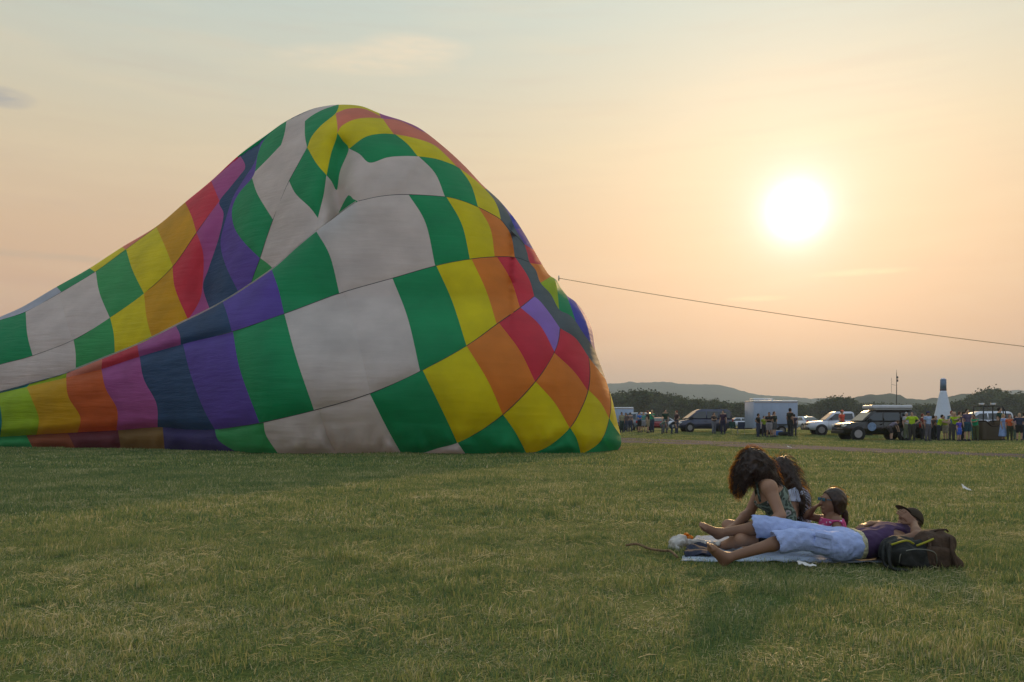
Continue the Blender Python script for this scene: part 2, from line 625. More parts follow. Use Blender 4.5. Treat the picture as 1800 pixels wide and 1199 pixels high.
TAPES = {
    "T0": [(630, 353.5), (670, 345), (713, 342), (782, 346), (812, 353), (840, 364), (862, 375), (880, 386), (893, 401), (908, 415), (922, 430)],
    "T1": [(-380, 747), (-200, 733), (-60, 707), (0, 691), (47, 680), (116, 664), (178, 649), (245, 627), (325, 604), (408, 583), (500, 551.5), (596, 516),
           (690, 489), (765, 467.5), (826, 455.5), (870, 451.5), (905, 452.5), (931, 461)],
    "T2": [(-380, 772), (-60, 771), (0, 768), (65, 764), (137, 760), (205, 756.5), (277, 751), (330, 755), (378, 755), (420, 749.5), (460, 743), (553, 721),
           (650, 692), (740, 652), (820, 608), (873, 570), (914, 541), (939, 521)],
    "T3": [(730, 801), (770, 788), (804, 778.5), (845, 757), (884, 729), (915, 700), (941, 671), (960, 645), (975, 618), (982, 597), (984.5, 577)],
    "T4": [(922, 802), (965, 784), (1002, 752), (1022, 718), (1034, 686), (1037, 655), (1035, 628)],
    "T5": [(1016, 802), (1047, 784), (1062, 765), (1071, 735), (1074, 708), (1068, 673)],
    "P0": [(-90, 594), (0, 563), (45, 548), (108, 513.5), (168, 477.5), (222, 438), (275, 399), (300, 376)],
    "P1": [(-380, 720), (-200, 700), (-80, 668), (0, 641), (55, 626), (130, 597), (194, 558), (253, 516), (304, 468), (345, 409.5), (386, 353), (430, 298)],
    "Q1": [(541, 250), (540, 258), (526, 285), (508, 318), (494, 350), (480, 386), (468, 420), (457, 454), (448, 478), (438, 508)],
}
CURVES = [
    [(922, 430), (927, 445), (931, 461), (942, 475), (950, 497), (968, 517), (983, 544), (1000, 553), (1012, 565), (1025, 585), (1038, 603), (1050, 622)],
    [(878, 352), (893, 374), (905, 400), (922, 430)], [(918, 427), (945, 443)],
    [(899, 402), (922, 402)], [(928, 462), (958, 466)], [(947, 499), (972, 484)],
    [(973, 486), (979, 505), (983, 546)], [(989, 505), (1000, 530), (1013, 568)], [(1003, 515), (1012, 532), (1030, 565), (1040, 606), (1044, 622)],
    [(939, 521), (950, 530), (968, 553), (984.5, 577)], [(983, 542), (985, 560), (984.5, 579)],
    [(984.5, 577), (1012, 595), (1035, 628), (1050, 648), (1068, 673), (1080, 702)],
    [(1070, 733), (1080, 750), (1097, 774)],
    # seams across the near lobe
    [(-60, 701), (-64, 709)], [(-130, 714), (-134, 725)], [(0, 685), (-3, 693)],
    [(55, 671), (46, 682)], [(118, 653), (115.5, 666)], [(180, 629), (178, 651)], [(241, 604), (245, 629)], [(308, 571), (316, 588), (318, 609)],
    [(391, 529), (400, 555), (408, 585)], [(477, 472), (490, 510), (500, 554)], [(555, 405), (580, 450), (597, 518)], [(717, 340), (748, 392), (765.5, 470)],
    [(783, 343), (812, 395), (826.5, 458)], [(839, 361), (862, 402), (870, 454)], [(879, 384), (898, 413), (905.5, 455)],
    [(-70, 705), (-66, 740), (-68, 773)], [(-5, 690), (3, 735), (0, 771)],
    [(46, 678), (56, 702), (68, 735), (64, 767)], [(116, 662), (120, 697), (141, 733), (136, 763)], [(178, 647), (186, 683), (206, 720), (205, 759)],
    [(245, 625), (253, 667), (275, 710), (277, 753)], [(321, 602), (334, 655), (356, 715), (379, 758)], [(409, 580), (422, 650), (457, 746)],
    [(499, 549), (521, 630), (553, 724)], [(603, 511), (630, 600), (651, 695)], [(689, 487), (717, 560), (739, 655)], [(766, 465), (795, 530), (821, 611)],
    [(828, 453), (855, 512), (874, 573)], [(872, 449), (898, 492), (915, 544)], [(904, 450), (929, 488), (940, 524)],
    [(377, 753), (385, 775), (425, 800)], [(463, 740), (468, 766), (492, 802)], [(649, 690), (680, 752), (708, 802)], [(742, 649), (780, 727), (805, 781)],
    [(819, 606), (858, 670), (885, 732)], [(876, 566), (914, 617), (942, 674)], [(913, 539), (950, 573), (976, 621)],
    [(560, 718), (575, 765), (592, 801)],
    [(803, 776), (821, 802)], [(883, 727), (906, 760), (928, 802)], [(940, 669), (975, 708), (1003, 755)], [(973, 619), (1008, 652), (1035, 689)],
    [(1001, 750), (1014, 772), (1022, 802)], [(1033, 684), (1056, 708), (1072, 738)],
    [(-60, 769), (-50, 790)], [(45, 763), (60, 792)], [(118, 759), (135, 794)], [(207, 754), (213, 794)], [(286, 750), (290, 796)],
    # seams of the lobe behind
    [(-200, 640), (-190, 702)], [(-100, 598), (-92, 676)], [(-190, 698), (-175, 732)], [(-75, 664), (-68, 708)],
    [(97, 501), (110, 516)], [(154, 469), (170, 480)], [(211, 432), (223, 440)],
    [(45, 546), (48, 588), (58, 628)], [(104, 514), (114, 555), (128, 600)], [(168, 475), (175, 515), (194, 561)], [(221, 436), (233, 475), (254, 518)],
    [(274, 397), (290, 433), (305, 471)], [(324, 353), (337, 381), (346, 412)], [(370, 315), (379, 337), (387, 356)],
    [(129, 595), (133, 622), (133, 655)], [(193, 556), (200, 588), (202, 630)], [(253, 514), (258, 560), (269, 600)], [(303, 466), (308, 508), (333, 568)],
    [(345, 407), (357, 445), (357, 490), (351, 528), (328, 566)],
    [(419, 268), (430, 298), (386, 353), (393, 376), (384, 420), (366, 474), (357, 505), (370, 548)],
    [(462, 236), (449, 282), (428, 316), (410, 346), (399, 378), (388, 420), (390, 445), (400, 475), (420, 515)],
    [(482, 226), (463, 248), (453, 272), (449, 298), (443, 313), (420, 340), (408, 368), (412, 400), (430, 427), (457, 454)],
    [(443, 313), (453, 342), (481, 388)],
    [(446, 304), (470, 280), (494, 255), (537, 212), (565, 194), (600, 182)], [(504, 210), (500, 235), (493, 258)],
    [(536, 210), (536, 238), (540, 260)], [(597, 181), (590, 199), (565, 220), (548, 240), (540, 260)],
    [(536, 254), (541, 261), (556, 287), (574, 308)], [(574, 308), (582, 270), (593, 234), (590, 197)],
    [(574, 306), (569, 342), (559, 383), (555, 410)], [(507, 316), (520, 341), (545, 365), (560, 385)],
    [(455, 452), (470, 463), (484, 476)],
    [(573, 307), (583, 319), (592, 334), (598, 300), (613, 262), (603, 248), (592, 232)],
    [(590, 386), (603, 358), (613, 343), (621, 350), (632, 355)],
    [(593, 234), (600, 222), (620, 211), (645, 207), (672, 208.5), (702, 212), (738, 229), (760, 238)],
    [(613, 262), (640, 242), (665, 235.5), (693, 236), (730, 243), (763, 255), (787, 276), (804, 294)],
    [(611, 260), (632, 271), (650, 286), (680, 277), (705, 274.5), (735, 275), (765, 279), (790, 287), (804, 293.5), (830, 312), (850, 330), (869, 351)],
    [(671, 206), (682, 222), (694, 238)], [(692, 234), (716, 253), (736, 277)], [(734, 273), (765, 305), (783, 348)], [(806, 293), (828, 325), (841, 366)],
    [(662, 190), (673, 213)], [(867, 348), (876, 367), (881, 388)], [(849, 331), (866, 335)],
    [(590, 199), (612, 191), (640, 191.5), (668, 204), (676, 211)],
]
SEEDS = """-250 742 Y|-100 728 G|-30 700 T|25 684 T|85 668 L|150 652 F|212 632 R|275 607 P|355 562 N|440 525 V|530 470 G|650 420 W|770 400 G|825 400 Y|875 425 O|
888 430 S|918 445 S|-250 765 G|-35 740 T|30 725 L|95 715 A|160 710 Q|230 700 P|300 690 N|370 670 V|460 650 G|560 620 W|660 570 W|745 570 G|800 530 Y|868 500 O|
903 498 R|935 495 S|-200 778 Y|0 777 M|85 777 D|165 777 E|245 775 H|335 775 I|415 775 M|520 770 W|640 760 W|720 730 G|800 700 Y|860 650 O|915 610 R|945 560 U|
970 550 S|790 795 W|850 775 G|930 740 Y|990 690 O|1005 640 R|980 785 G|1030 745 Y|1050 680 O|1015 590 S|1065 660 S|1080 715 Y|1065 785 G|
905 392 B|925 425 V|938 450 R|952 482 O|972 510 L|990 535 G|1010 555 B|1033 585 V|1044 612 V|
-250 690 G|-150 650 W|-50 620 G|-250 722 W|-120 695 G|-30 680 W|-30 595 G|60 535 X|130 493 G|190 457 Y|250 415 F|
25 590 G|85 570 W|145 550 W|205 500 M|260 470 Y|305 430 A|340 370 R|395 320 P|60 650 W|165 610 M|230 580 Y|290 545 A|335 500 R|370 400 P|350 545 P|
440 265 N|400 350 N|380 500 N|420 450 V|410 350 V|435 380 G|480 245 G|480 320 W|540 205 W|500 420 W|560 210 G|565 260 Y|540 320 G|450 480 M|585 300 G|577 350 W|590 345 W|
612 355 G|690 310 W|600 300 W|640 275 G|690 260 G|640 225 Y|630 200 F|635 187.5 Y|720 216 P|740 235 F|830 305 F|740 260 Y|790 320 G|840 345 Y|872 356 S""".replace("\n", "")
seeds = []
for s_ in SEEDS.split("|"):
    a_, b_, c_ = s_.split()
    seeds.append((float(a_), float(b_), c_))

out_c = catmull(OUT, 5)
bot_c = catmull(BOT, 8)
mou_c = catmull(MOUTH, 8)
ridge_c = catmull(RIDGE, 5)
loop = np.array(out_c + bot_c[1:] + mou_c[1:-1])
out_a = np.array(out_c)
ridge_a = np.array(ridge_c)


def inside(P, poly):
    x, y = P[:, 0], P[:, 1]
    r = np.zeros(len(P), bool)
    n = len(poly)
    j = n - 1
    for i in range(n):
        xi, yi = poly[i]
        xj, yj = poly[j]
        if yi != yj:
            c = ((yi > y) != (yj > y)) & (x < (xj - xi) * (y - yi) / (yj - yi) + xi)
            r ^= c
        j = i
    return r


def pdist(P, line, chunk=2000):
    a, b = line[:-1], line[1:]
    ab = b - a
    l2 = (ab**2).sum(1) + 1e-9
    out = np.empty(len(P))
    for i in range(0, len(P), chunk):
        p = P[i:i + chunk, None, :]
        t = np.clip(((p - a) * ab).sum(2) / l2, 0, 1)
        d = np.linalg.norm(p - (a + ab * t[:, :, None]), axis=2)
        out[i:i + chunk] = d.min(1)
    return out


def cdt(polys, step, margin, close=True, sx=None):
    """constrained triangulation of the outline with all the seam lines"""
    v, e_ = [], []

    def addline(l, closed=False):
        s0 = len(v)
        for p in l:
            v.append(Vector((float(p[0]), float(p[1]))))
        for i in range(len(l) - 1):
            e_.append((s0 + i, s0 + i + 1))
        if closed:
            e_.append((s0 + len(l) - 1, s0))
    addline(loop, True)
    for l in polys:
        addline(l)
    g = np.array([(x + (0.5 * step if (j % 2) else 0), y) for j, y in enumerate(np.arange(180, 800, step * 0.87))
                  for x in np.arange(-360, 1100, step)])
    g = g[inside(g, loop)]
    alld = pdist(g, np.vstack([loop, loop[:1]]))
    for l in polys:
        la = np.array(l)
        bb0, bb1 = la.min(0) - 10, la.max(0) + 10
        k = np.all((g > bb0) & (g < bb1), axis=1)
        if k.any():
            alld[k] = np.minimum(alld[k], pdist(g[k], la))
    g = g[alld > margin]
    for p in g:
        v.append(Vector((float(p[0]), float(p[1]))))
    return delaunay_2d_cdt(v, e_, [], 0, 0.05)


lines = [ridge_c] + [catmull(c, 4.5) for c in TAPES.values()] + [catmull(c, 4.5) for c in CURVES]
r = cdt(lines, 6.5, 2.6)
BV = np.array([(p.x, p.y) for p in r[0]])
BE, BF = r[1], r[2]
barrier = set()
for e_, oe in zip(BE, r[4]):
    if len(oe):
        barrier.add((min(e_), max(e_)))
cen = np.array([BV[list(f)].mean(0) for f in BF])
ins = inside(cen, loop)
adj = {}
for fi, f in enumerate(BF):
    if not ins[fi]:
        continue
    for k in range(len(f)):
        a_, b_ = f[k], f[(k + 1) % len(f)]
        adj.setdefault((min(a_, b_), max(a_, b_)), []).append(fi)
comp = -np.ones(len(BF), int)
nbr = [[] for _ in BF]
for e_, fs in adj.items():
    if len(fs) == 2 and e_ not in barrier:
        nbr[fs[0]].append(fs[1])
        nbr[fs[1]].append(fs[0])
nc = 0
for fi in range(len(BF)):
    if not ins[fi] or comp[fi] >= 0:
        continue
    st = [fi]
    comp[fi] = nc
    while st:
        c_ = st.pop()
        for d_ in nbr[c_]:
            if comp[d_] < 0:
                comp[d_] = nc
                st.append(d_)
    nc += 1
seed_of = {}
for (sx_, sy_, key) in seeds:
    d_ = np.linalg.norm(cen - np.array([sx_, sy_]), axis=1)
    d_[~ins] = 1e9
    # nearest face that contains the seed, else nearest centre
    c_ = comp[int(d_.argmin())]
    if c_ in seed_of and seed_of[c_][2] != key:
        print("BALLOON seed clash", (sx_, sy_, key), seed_of[c_])
        continue
    seed_of[c_] = (sx_, sy_, key)

yb_c = catmull([(-500, 781), (-200, 783), (0, 786), (200, 788), (300, 790.5), (400, 794.5), (480, 797), (700, 797), (1100, 797)], 5)
yb_a = np.array(yb_c)


def ybot(x):
    return np.interp(x, yb_a[:, 0], yb_a[:, 1])


top_a = out_a[np.argsort(out_a[:, 0])]


def ytop(x):
    return np.interp(x, top_a[:, 0], top_a[:, 1])


sst = lambda u: (lambda q: q * q * (3 - 2 * q))(np.clip(u, 0, 1))


def base_depth(P):
    x, y = P[:, 0], P[:, 1]
    yb = ybot(x)
    Yb = EYE * FOC / (yb - HORIZON)
    H = np.maximum(yb - ytop(x), 60)
    hx = np.clip(H / 614, 0.15, 1)
    t = np.clip((yb - y) / 614, 0, 1.05)
    Y = Yb + 6.5 * t**1.6 - 1.6 * np.sin(np.pi * np.clip(t / 0.45, 0, 1)) * hx
    return Y, hx


def roll(P):
    d = pdist(P, out_a)
    x = P[:, 0]
    H = np.maximum(ybot(x) - ytop(x), 60)
    Lr = np.clip(0.42 * H, 35, 150)
    Lr = np.where(x > 900, 120, Lr)
    Rr = Lr / 150 * 4.0
    u = 1 - np.clip(d / Lr, 0, 1)
    return Rr * (1 - np.sqrt(np.clip(1 - u * u, 0, 1))), Rr, d, Lr


def gfold(x):
    return 2.6 * sst((632 - x) / 230)


def depthA(P):
    Y, hx = base_depth(P)
    R, Rr, d, Lr = roll(P)
    g = gfold(P[:, 0])
    dr = pdist(P, ridge_a)
    u = 1 - np.clip(dr / 42, 0, 1)
    cr = np.where(P[:, 0] < 660, 1.0, 0) * sst((660 - P[:, 0]) / 120)
    return Y + R * np.where(P[:, 0] > 700, 1, sst((P[:, 0] - 500) / 200)) + np.minimum(0.9, 0.6 * g + 0.1) * cr * (1 - np.sqrt(np.clip(1 - u * u, 0, 1)))


def depthB(P):
    Y, hx = base_depth(P)
    R, Rr, d, Lr = roll(P)
    x, y = P[:, 0], P[:, 1]
    fac = 1.0
    # folds: the deep crease beside the white lobe and the gathered valley on the left
    cr1 = pdist(P, np.array(catmull([(603, 262), (594, 320), (596, 385)], 6)))
    cr2 = pdist(P, np.array(catmull([(455, 250), (425, 305), (398, 350), (384, 425), (362, 490), (350, 560)], 6)))
    cr3 = pdist(P, np.array(catmull([(530, 215), (500, 262), (475, 330), (470, 400)], 6)))
    Y = Y + R + gfold(x) + 1.3 * np.exp(-(cr1 / 20)**2) + 1.1 * np.exp(-(cr2 / 26)**2) + 0.35 * np.exp(-(cr3 / 26)**2)
    return Y


alllines = np.array([p for l in lines for p in l])
seglist_a, seglist_b = [], []
for l in lines + [list(loop)]:
    la = np.array(l)
    seglist_a.append(la[:-1]); seglist_b.append(la[1:])
sa, sb = np.vstack(seglist_a), np.vstack(seglist_b)


def segdist(P):
    ab = sb - sa
    l2 = (ab**2).sum(1) + 1e-9
    out = np.empty(len(P))
    for i in range(0, len(P), 1500):
        p = P[i:i + 1500, None, :]
        t = np.clip(((p - sa) * ab).sum(2) / l2, 0, 1)
        out[i:i + 1500] = np.linalg.norm(p - (sa + ab * t[:, :, None]), axis=2).min(1)
    return out


dseam = segdist(BV)
puff = 0.13 * (1 - np.exp(-dseam / 13.0))
DA = depthA(BV)
DB = depthB(BV)
wr = np.zeros(len(BV))
wrB = np.zeros(len(BV))
for i, (x, y) in enumerate(BV):
    # gathers run along the strips on the left, soft folds elsewhere
    k = max(0, min(1, (420 - x) / 200))
    s = y + 0.33 * (x - 200) * (1 if y < 700 else 0.25)
    wr[i] = k * (0.085 * noise.noise(Vector((x * 0.004, s * 0.11, 0.7))) + 0.05 * noise.noise(Vector((x * 0.008, s * 0.25, 2.7)))) \
        + 0.10 * noise.noise(Vector((x * 0.012, y * 0.012, 5)))
    a2 = 0.78 * x + 0.62 * y
    wrB[i] = 0.16 * noise.noise(Vector((x * 0.010, a2 * 0.03, 8))) + 0.07 * noise.noise(Vector((x * 0.02 + y * 0.01, a2 * 0.09, 4)))
for i, (x, y) in enumerate(BV):
    bt = max(0.0, 1 - (ybot(x) - y) / 55.0)
    if bt > 0:
        wr[i] += bt * (-0.25 + 0.42 * noise.noise(Vector((x * 0.022, 3.0, 1.0))) + 0.22 * noise.noise(Vector((x * 0.07, y * 0.03, 6.0))))
gr1 = pdist(BV, np.array(catmull(TAPES["T1"], 5))); gr2 = pdist(BV, np.array(catmull(TAPES["T2"], 5)))
grv = 0.42 * np.exp(-(gr1 / 7)**2) + 0.40 * np.exp(-(gr2 / 7)**2)
grv = grv * sst((470 - BV[:, 0]) / 160)
fade = np.clip(dseam / 10, 0.25, 1)
DA2 = DA - puff + wr * fade + grv
edge = pdist(BV, out_a)
DB2 = DB - puff * np.clip(edge / 20, 0, 1) + wrB * np.clip(edge / 25, 0, 1) * np.clip(pdist(BV, np.array(catmull(TAPES["T0"], 5))) / 30, 0.0, 1)
DA2 = np.where(edge < 20, DA2 + puff * (1 - edge / 20), DA2)

# which side of the ridge / T0 line is a component on?
rt = np.array(RIDGE + TAPES["T0"][1:] + [(945, 443)])


def below_ridge(p):
    x = p[0]
    if x > 922:
        return True
    yy = np.interp(x, rt[:, 0], rt[:, 1])
    return p[1] > yy


balloon = thing("hot_air_balloon", "huge half inflated hot air balloon with checkered rainbow and white panels lying on the grass", "hot air balloon", (0, 33, 0))
bal_inv = Vector((0, 33, 0))
npan = 0
comp_faces = {}
for fi, c_ in enumerate(comp):
    if c_ >= 0:
        comp_faces.setdefault(int(c_), []).append(fi)
small = 0
keyc = {}
for c_, fl in comp_faces.items():
    ctr = cen[fl].mean(0)
    if c_ in seed_of:
        key = seed_of[c_][2]
    else:
        # unseeded scrap: colour of the nearest seed
        key = min(seeds, key=lambda q: (q[0] - ctr[0])**2 + (q[1] - ctr[1])**2)[2]
        small += 1
        if len(fl) > 20:
            print("BALLOON unseeded", ctr, len(fl))
    keyc[c_] = key


# scraps (few faces) are joined to the panel of the same colour nearest to them
big = {c_: fl for c_, fl in comp_faces.items() if c_ in seed_of}
bctr = {c_: cen[fl] for c_, fl in big.items()}
for c_, fl in comp_faces.items():
    if c_ in seed_of:
        continue
    ctr = cen[fl].mean(0)
    ba = below_ridge(ctr)
    best = min(bctr, key=lambda q: np.min(((bctr[q] - ctr)**2).sum(1)) + (0 if below_ridge(cen[comp_faces[q]].mean(0)) == ba else 1e5))
    big[best] = big[best] + fl


def to_world(P, D):
    return np.stack([(P[:, 0] - 900) / FOC * D, D, EYE - (P[:, 1] - HORIZON) / FOC * D], 1)


WA = to_world(BV, DA2) - np.array(bal_inv)
WB = to_world(BV, DB2) - np.array(bal_inv)
for c_, fl in big.items():
    key = seed_of[c_][2]
    isA = below_ridge(seed_of[c_][:2])
    src = WA if isA else WB
    idx = sorted({i for fi in fl for i in BF[fi]})
    mp_ = {o: n for n, o in enumerate(idx)}
    ff = [tuple(mp_[i] for i in reversed(BF[fi])) for fi in fl]
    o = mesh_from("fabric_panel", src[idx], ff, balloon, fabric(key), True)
    o["label"] = CNAME[key] + " fabric panel"
    npan += 1
print("BALLOON panels", npan, "scraps", small)

# the rolled-over fold behind the ridge of the near lobe, and the lower part of the lobe behind
rp = np.array([p for p in ridge_c if p[0] < 628])
rd = depthA(rp)
rows = [to_world(rp, rd)]
for (dy, dd) in ((6, 0.45), (22, 0.8), (60, 1.0)):
    q = rp.copy()
    q[:, 1] = np.minimum(q[:, 1] + dy, ybot(q[:, 0]) - 4)
    rows.append(to_world(q, rd + dd * np.minimum(1, 0.5 * gfold(q[:, 0]) + 0.05)))
v_ = np.vstack(rows) - np.array(bal_inv)
n_ = len(rp)
f_ = [(k * n_ + i, k * n_ + i + 1, (k + 1) * n_ + i + 1, (k + 1) * n_ + i) for k in range(3) for i in range(n_ - 1)]
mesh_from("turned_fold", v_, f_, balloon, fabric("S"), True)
rd = depthB(rp)
rows = []
for dy in (-3, 12, 40, 90):
    q = rp.copy()
    q[:, 1] = np.minimum(q[:, 1] + dy, ybot(q[:, 0]) - 3)
    rows.append(to_world(q, rd + dy * 0.012))
v_ = np.vstack(rows) - np.array(bal_inv)
mesh_from("tucked_fabric", v_, f_, balloon, fabric("W"), True)

# far side of the envelope
r = cdt([], 24, 8)
V2 = np.array([(p.x, p.y) for p in r[0]])
F2 = [f for f in r[2] if inside(np.array([V2[list(f)].mean(0)]), loop)[0]]
Y0, hx = base_depth(V2)
R0, Rr, d0, Lr = roll(V2)
u0 = 1 - np.clip(d0 / Lr, 0, 1)
gf0 = gfold(V2[:, 0])
Ys = Y0 + Rr + gf0
P3 = to_world(V2, Ys)
belly = np.sin(np.pi * np.clip((ybot(V2[:, 0]) - V2[:, 1]) / np.maximum(ybot(V2[:, 0]) - ytop(V2[:, 0]), 60), 0, 1))
P3[:, 1] = Ys + Rr * np.sqrt(np.clip(1 - u0 * u0, 0, 1)) + 2.0 * belly * hx
# the lower edge follows the ground
tb = np.clip((ybot(V2[:, 0]) - V2[:, 1]) / 60, 0, 1)
P3[:, 2] = P3[:, 2] * tb + 0.03 * (1 - tb) + 0.0
P3 = P3 - np.array(bal_inv)
strips = {}
order = "GYORPNVGWWGYORPNV"
for f in F2:
    c_ = V2[list(f)].mean(0)
    k = int((c_[0] * 0.9 + c_[1] * 0.4 + 500) / 95) % len(order)
    j = int((c_[1] - 0.45 * c_[0] + 900) / 110)
    strips.setdefault((k, j), []).append(f)
for (k, j), fl in strips.items():
    idx = sorted({i for f in fl for i in f})
    mp_ = {o: n for n, o in enumerate(idx)}
    mesh_from("fabric_panel", P3[idx], [tuple(mp_[i] for i in f) for f in fl], balloon, fabric(order[(k + j * 3) % len(order)]), True)

# load tapes sewn along the gores
M_tape = mat("load_tape", (0.05, 0.06, 0.06), rough=0.8, var=0.1)
for nm, c_ in list(TAPES.items()):
    q = np.array([p for p in catmull(c_, 5) if True])
    q = q[inside(q, loop)]
    isA = nm.startswith("T")
    D = depthA(q) if isA else depthB(q)
    if nm == "T1" or nm == "T2":
        keep = q[:, 0] > 380
        q, D = q[keep], D[keep]
    pts = [Vector(p) - bal_inv for p in to_world(q, D - 0.004)]
    if len(pts) > 2:
        v_, f_ = tube_vf(pts, 0.013 if isA else 0.009, 5)
        mesh_from("load_tape", v_, f_, balloon, M_tape, True)

# crown ring and crown line
cr = to_world(np.array([[978.0, 489.0]]), depthA(np.array([[978.0, 489.0]])))[0]
crown = Vector(cr) + Vector((0.1, 0, 0))
bm = bmesh.new()
v_, f_ = [], []
for i in range(20):
    a_ = 2 * math.pi * i / 20
    for k in range(6):
        b_ = 2 * math.pi * k / 6
        rr = 0.09 + 0.022 * math.cos(b_)
        v_.append(crown - bal_inv + Vector((0.022 * math.sin(b_), rr * math.cos(a_), rr * math.sin(a_))))
for i in range(20):
    for k in range(6):
        f_.append((i * 6 + k, ((i + 1) % 20) * 6 + k, ((i + 1) % 20) * 6 + (k + 1) % 6, i * 6 + (k + 1) % 6))
bm.free()
M_metal = mat("aluminium", (0.42, 0.42, 0.42), rough=0.35, metal=1.0, var=0.05)
mesh_from("crown_ring", v_, f_, balloon, M_metal, True)
A = crown
B = W(1800, 609, 31.0)
pts = []
for i in range(81):
    s_ = i / 80 * 1.45
    p = A.lerp(B, s_)
    p.z -= 0.5 * s_ * (1 - s_) * 1.0
    p.z = max(p.z, 0.9)
    pts.append(p)
M_rope = mat("rope", (0.36, 0.26, 0.12), rough=0.9, var=0.2, scale=60)
v_, f_ = tube_vf(pts, 0.012, 6)
tag(mesh_from("crown_line", v_, f_, None, M_rope, True), "long brown crown rope stretched from the balloon top towards the right", "rope")
# ------------------------------------------------------------------ grass
def grass_material(name, dry=0.0):
    m = bpy.data.materials.new(name)
    m.use_nodes = True
    t = m.node_tree
    b = t.nodes["Principled BSDF"]
    out = t.nodes["Material Output"]
    at = N(t, "ShaderNodeAttribute", attribute_name="tint")
    g = N(t, "ShaderNodeNewGeometry")
    n1 = N(t, "ShaderNodeTexNoise"); n1.inputs["Scale"].default_value = 0.55; n1.inputs["Detail"].default_value = 5
    L(t, g.outputs["Position"], n1.inputs[0])
    n2 = N(t, "ShaderNodeTexNoise"); n2.inputs["Scale"].default_value = 3.2; n2.inputs["Detail"].default_value = 4
    L(t, g.outputs["Position"], n2.inputs[0])
    mixv = math_n(t, "ADD", math_n(t, "MULTIPLY", n1.outputs["Fac"], 0.6), math_n(t, "MULTIPLY", n2.outputs["Fac"], 0.5))
    patch = math_n(t, "SUBTRACT", mixv, 0.55)
    v = math_n(t, "ADD", at.outputs["Fac"], math_n(t, "MULTIPLY", patch, 1.45), clamp=True)
    col = ramp(t, v, [(0.0, (0.085, 0.165, 0.075, 1)), (0.32, (0.19, 0.255, 0.08, 1)), (0.55, (0.32, 0.335, 0.11, 1)),
                      (0.75, (0.48, 0.42, 0.20, 1)), (1.0, (0.78, 0.68, 0.45, 1))])
    L(t, col, b.inputs["Base Color"])
    b.inputs["Roughness"].default_value = 0.55
    b.inputs["Specular IOR Level"].default_value = 0.22
    tr = N(t, "ShaderNodeBsdfTranslucent")
    L(t, col, tr.inputs[0])
    ms = N(t, "ShaderNodeMixShader"); ms.inputs[0].default_value = 0.40
    L(t, b.outputs[0], ms.inputs[1]); L(t, tr.outputs[0], ms.inputs[2])
    L(t, ms.outputs[0], out.inputs[0])
    return m


M_grass = grass_material("grass_blades")
src_col = bpy.data.collections.new("grass_clumps")


def clump(name, radius, n, hmin, hmax, w, seed, flat):
    r_ = random.Random(seed)
    V, F, T = [], [], []
    for i in range(n):
        a = r_.random() * 6.283
        d = radius * math.sqrt(r_.random())
        p = Vector((d * math.cos(a), d * math.sin(a), -0.004))
        h = r_.uniform(hmin, hmax)
        tint = min(1, max(0, r_.gauss(0.38, 0.24)))
        lying = r_.random() < flat
        if lying:
            tint = r_.uniform(0.55, 1.0)
        hd = r_.random() * 6.283
        lean = r_.uniform(0.2, 0.9) if not lying else r_.uniform(1.2, 2.4)
        dirv = Vector((math.cos(hd), math.sin(hd), 0))
        side = Vector((-math.sin(hd + 0.6), math.cos(hd + 0.6), 0))
        ww = w * r_.uniform(0.6, 1.3)
        s = len(V)
        hz_ = h * (1.0 if not lying else 0.35)
        q1 = p + dirv * (h * lean * 0.25) + Vector((0, 0, hz_ * 0.55))
        q2 = p + dirv * (h * lean * 0.85) + Vector((0, 0, hz_ * r_.uniform(0.8, 1.0)))
        V += [p - side * ww, p + side * ww, q1 - side * ww * 0.8, q1 + side * ww * 0.8, q2]
        F += [(s, s + 1, s + 3, s + 2), (s + 2, s + 3, s + 4)]
        T += [tint] * 5
    me = bpy.data.meshes.new(name)
    me.from_pydata([tuple(v) for v in V], [], F)
    at = me.attributes.new("tint", "FLOAT", "POINT")
    at.data.foreach_set("value", T)
    me.materials.append(M_grass)
    o = bpy.data.objects.new(name, me)
    src_col.objects.link(o)
    return o


for i in range(5):
    clump("a%d_near_tuft" % i, 0.14, 150, 0.015, 0.052, 0.0019, 10 + i, 0.45)
for i in range(4):
    clump("b%d_mid_tuft" % i, 0.26, 160, 0.018, 0.060, 0.0036, 20 + i, 0.38)
for i in range(3):
    clump("c%d_far_tuft" % i, 0.7, 170, 0.022, 0.065, 0.009, 30 + i, 0.15)

def straw(name, seed, n=26):
    """cut stalks lying loosely on top of the turf"""
    r_ = random.Random(seed)
    V, F, T = [], [], []
    for i in range(n):
        p = Vector((r_.uniform(-.2, .2), r_.uniform(-.2, .2), r_.uniform(0.005, 0.03)))
        a = r_.gauss(0.5, 0.9)
        d = Vector((math.cos(a), math.sin(a), r_.uniform(-0.1, 0.35)))
        l = r_.uniform(0.03, 0.09)
        w = r_.uniform(0.0007, 0.0013)
        sd = Vector((0, 0, w))
        m_ = p + d * l * 0.5 + Vector((0, 0, r_.uniform(0, 0.012)))
        e_ = p + d * l
        s = len(V)
        V += [p - sd, p + sd, m_ - sd, m_ + sd, e_]
        F += [(s, s + 1, s + 3, s + 2), (s + 2, s + 3, s + 4)]
        T += [r_.uniform(0.55, 1.0)] * 5
    me = bpy.data.meshes.new(name)
    me.from_pydata([tuple(v) for v in V], [], F)
    at = me.attributes.new("tint", "FLOAT", "POINT"); at.data.foreach_set("value", T)
    me.materials.append(M_grass)
    src_col.objects.link(bpy.data.objects.new(name, me))


for i in range(3):
    straw("d%d_straw" % i, 50 + i)
for i in range(2):
    clump("e%d_weed_tuft" % i, 0.10, 90, 0.06, 0.13, 0.0028, 60 + i, 0.05)

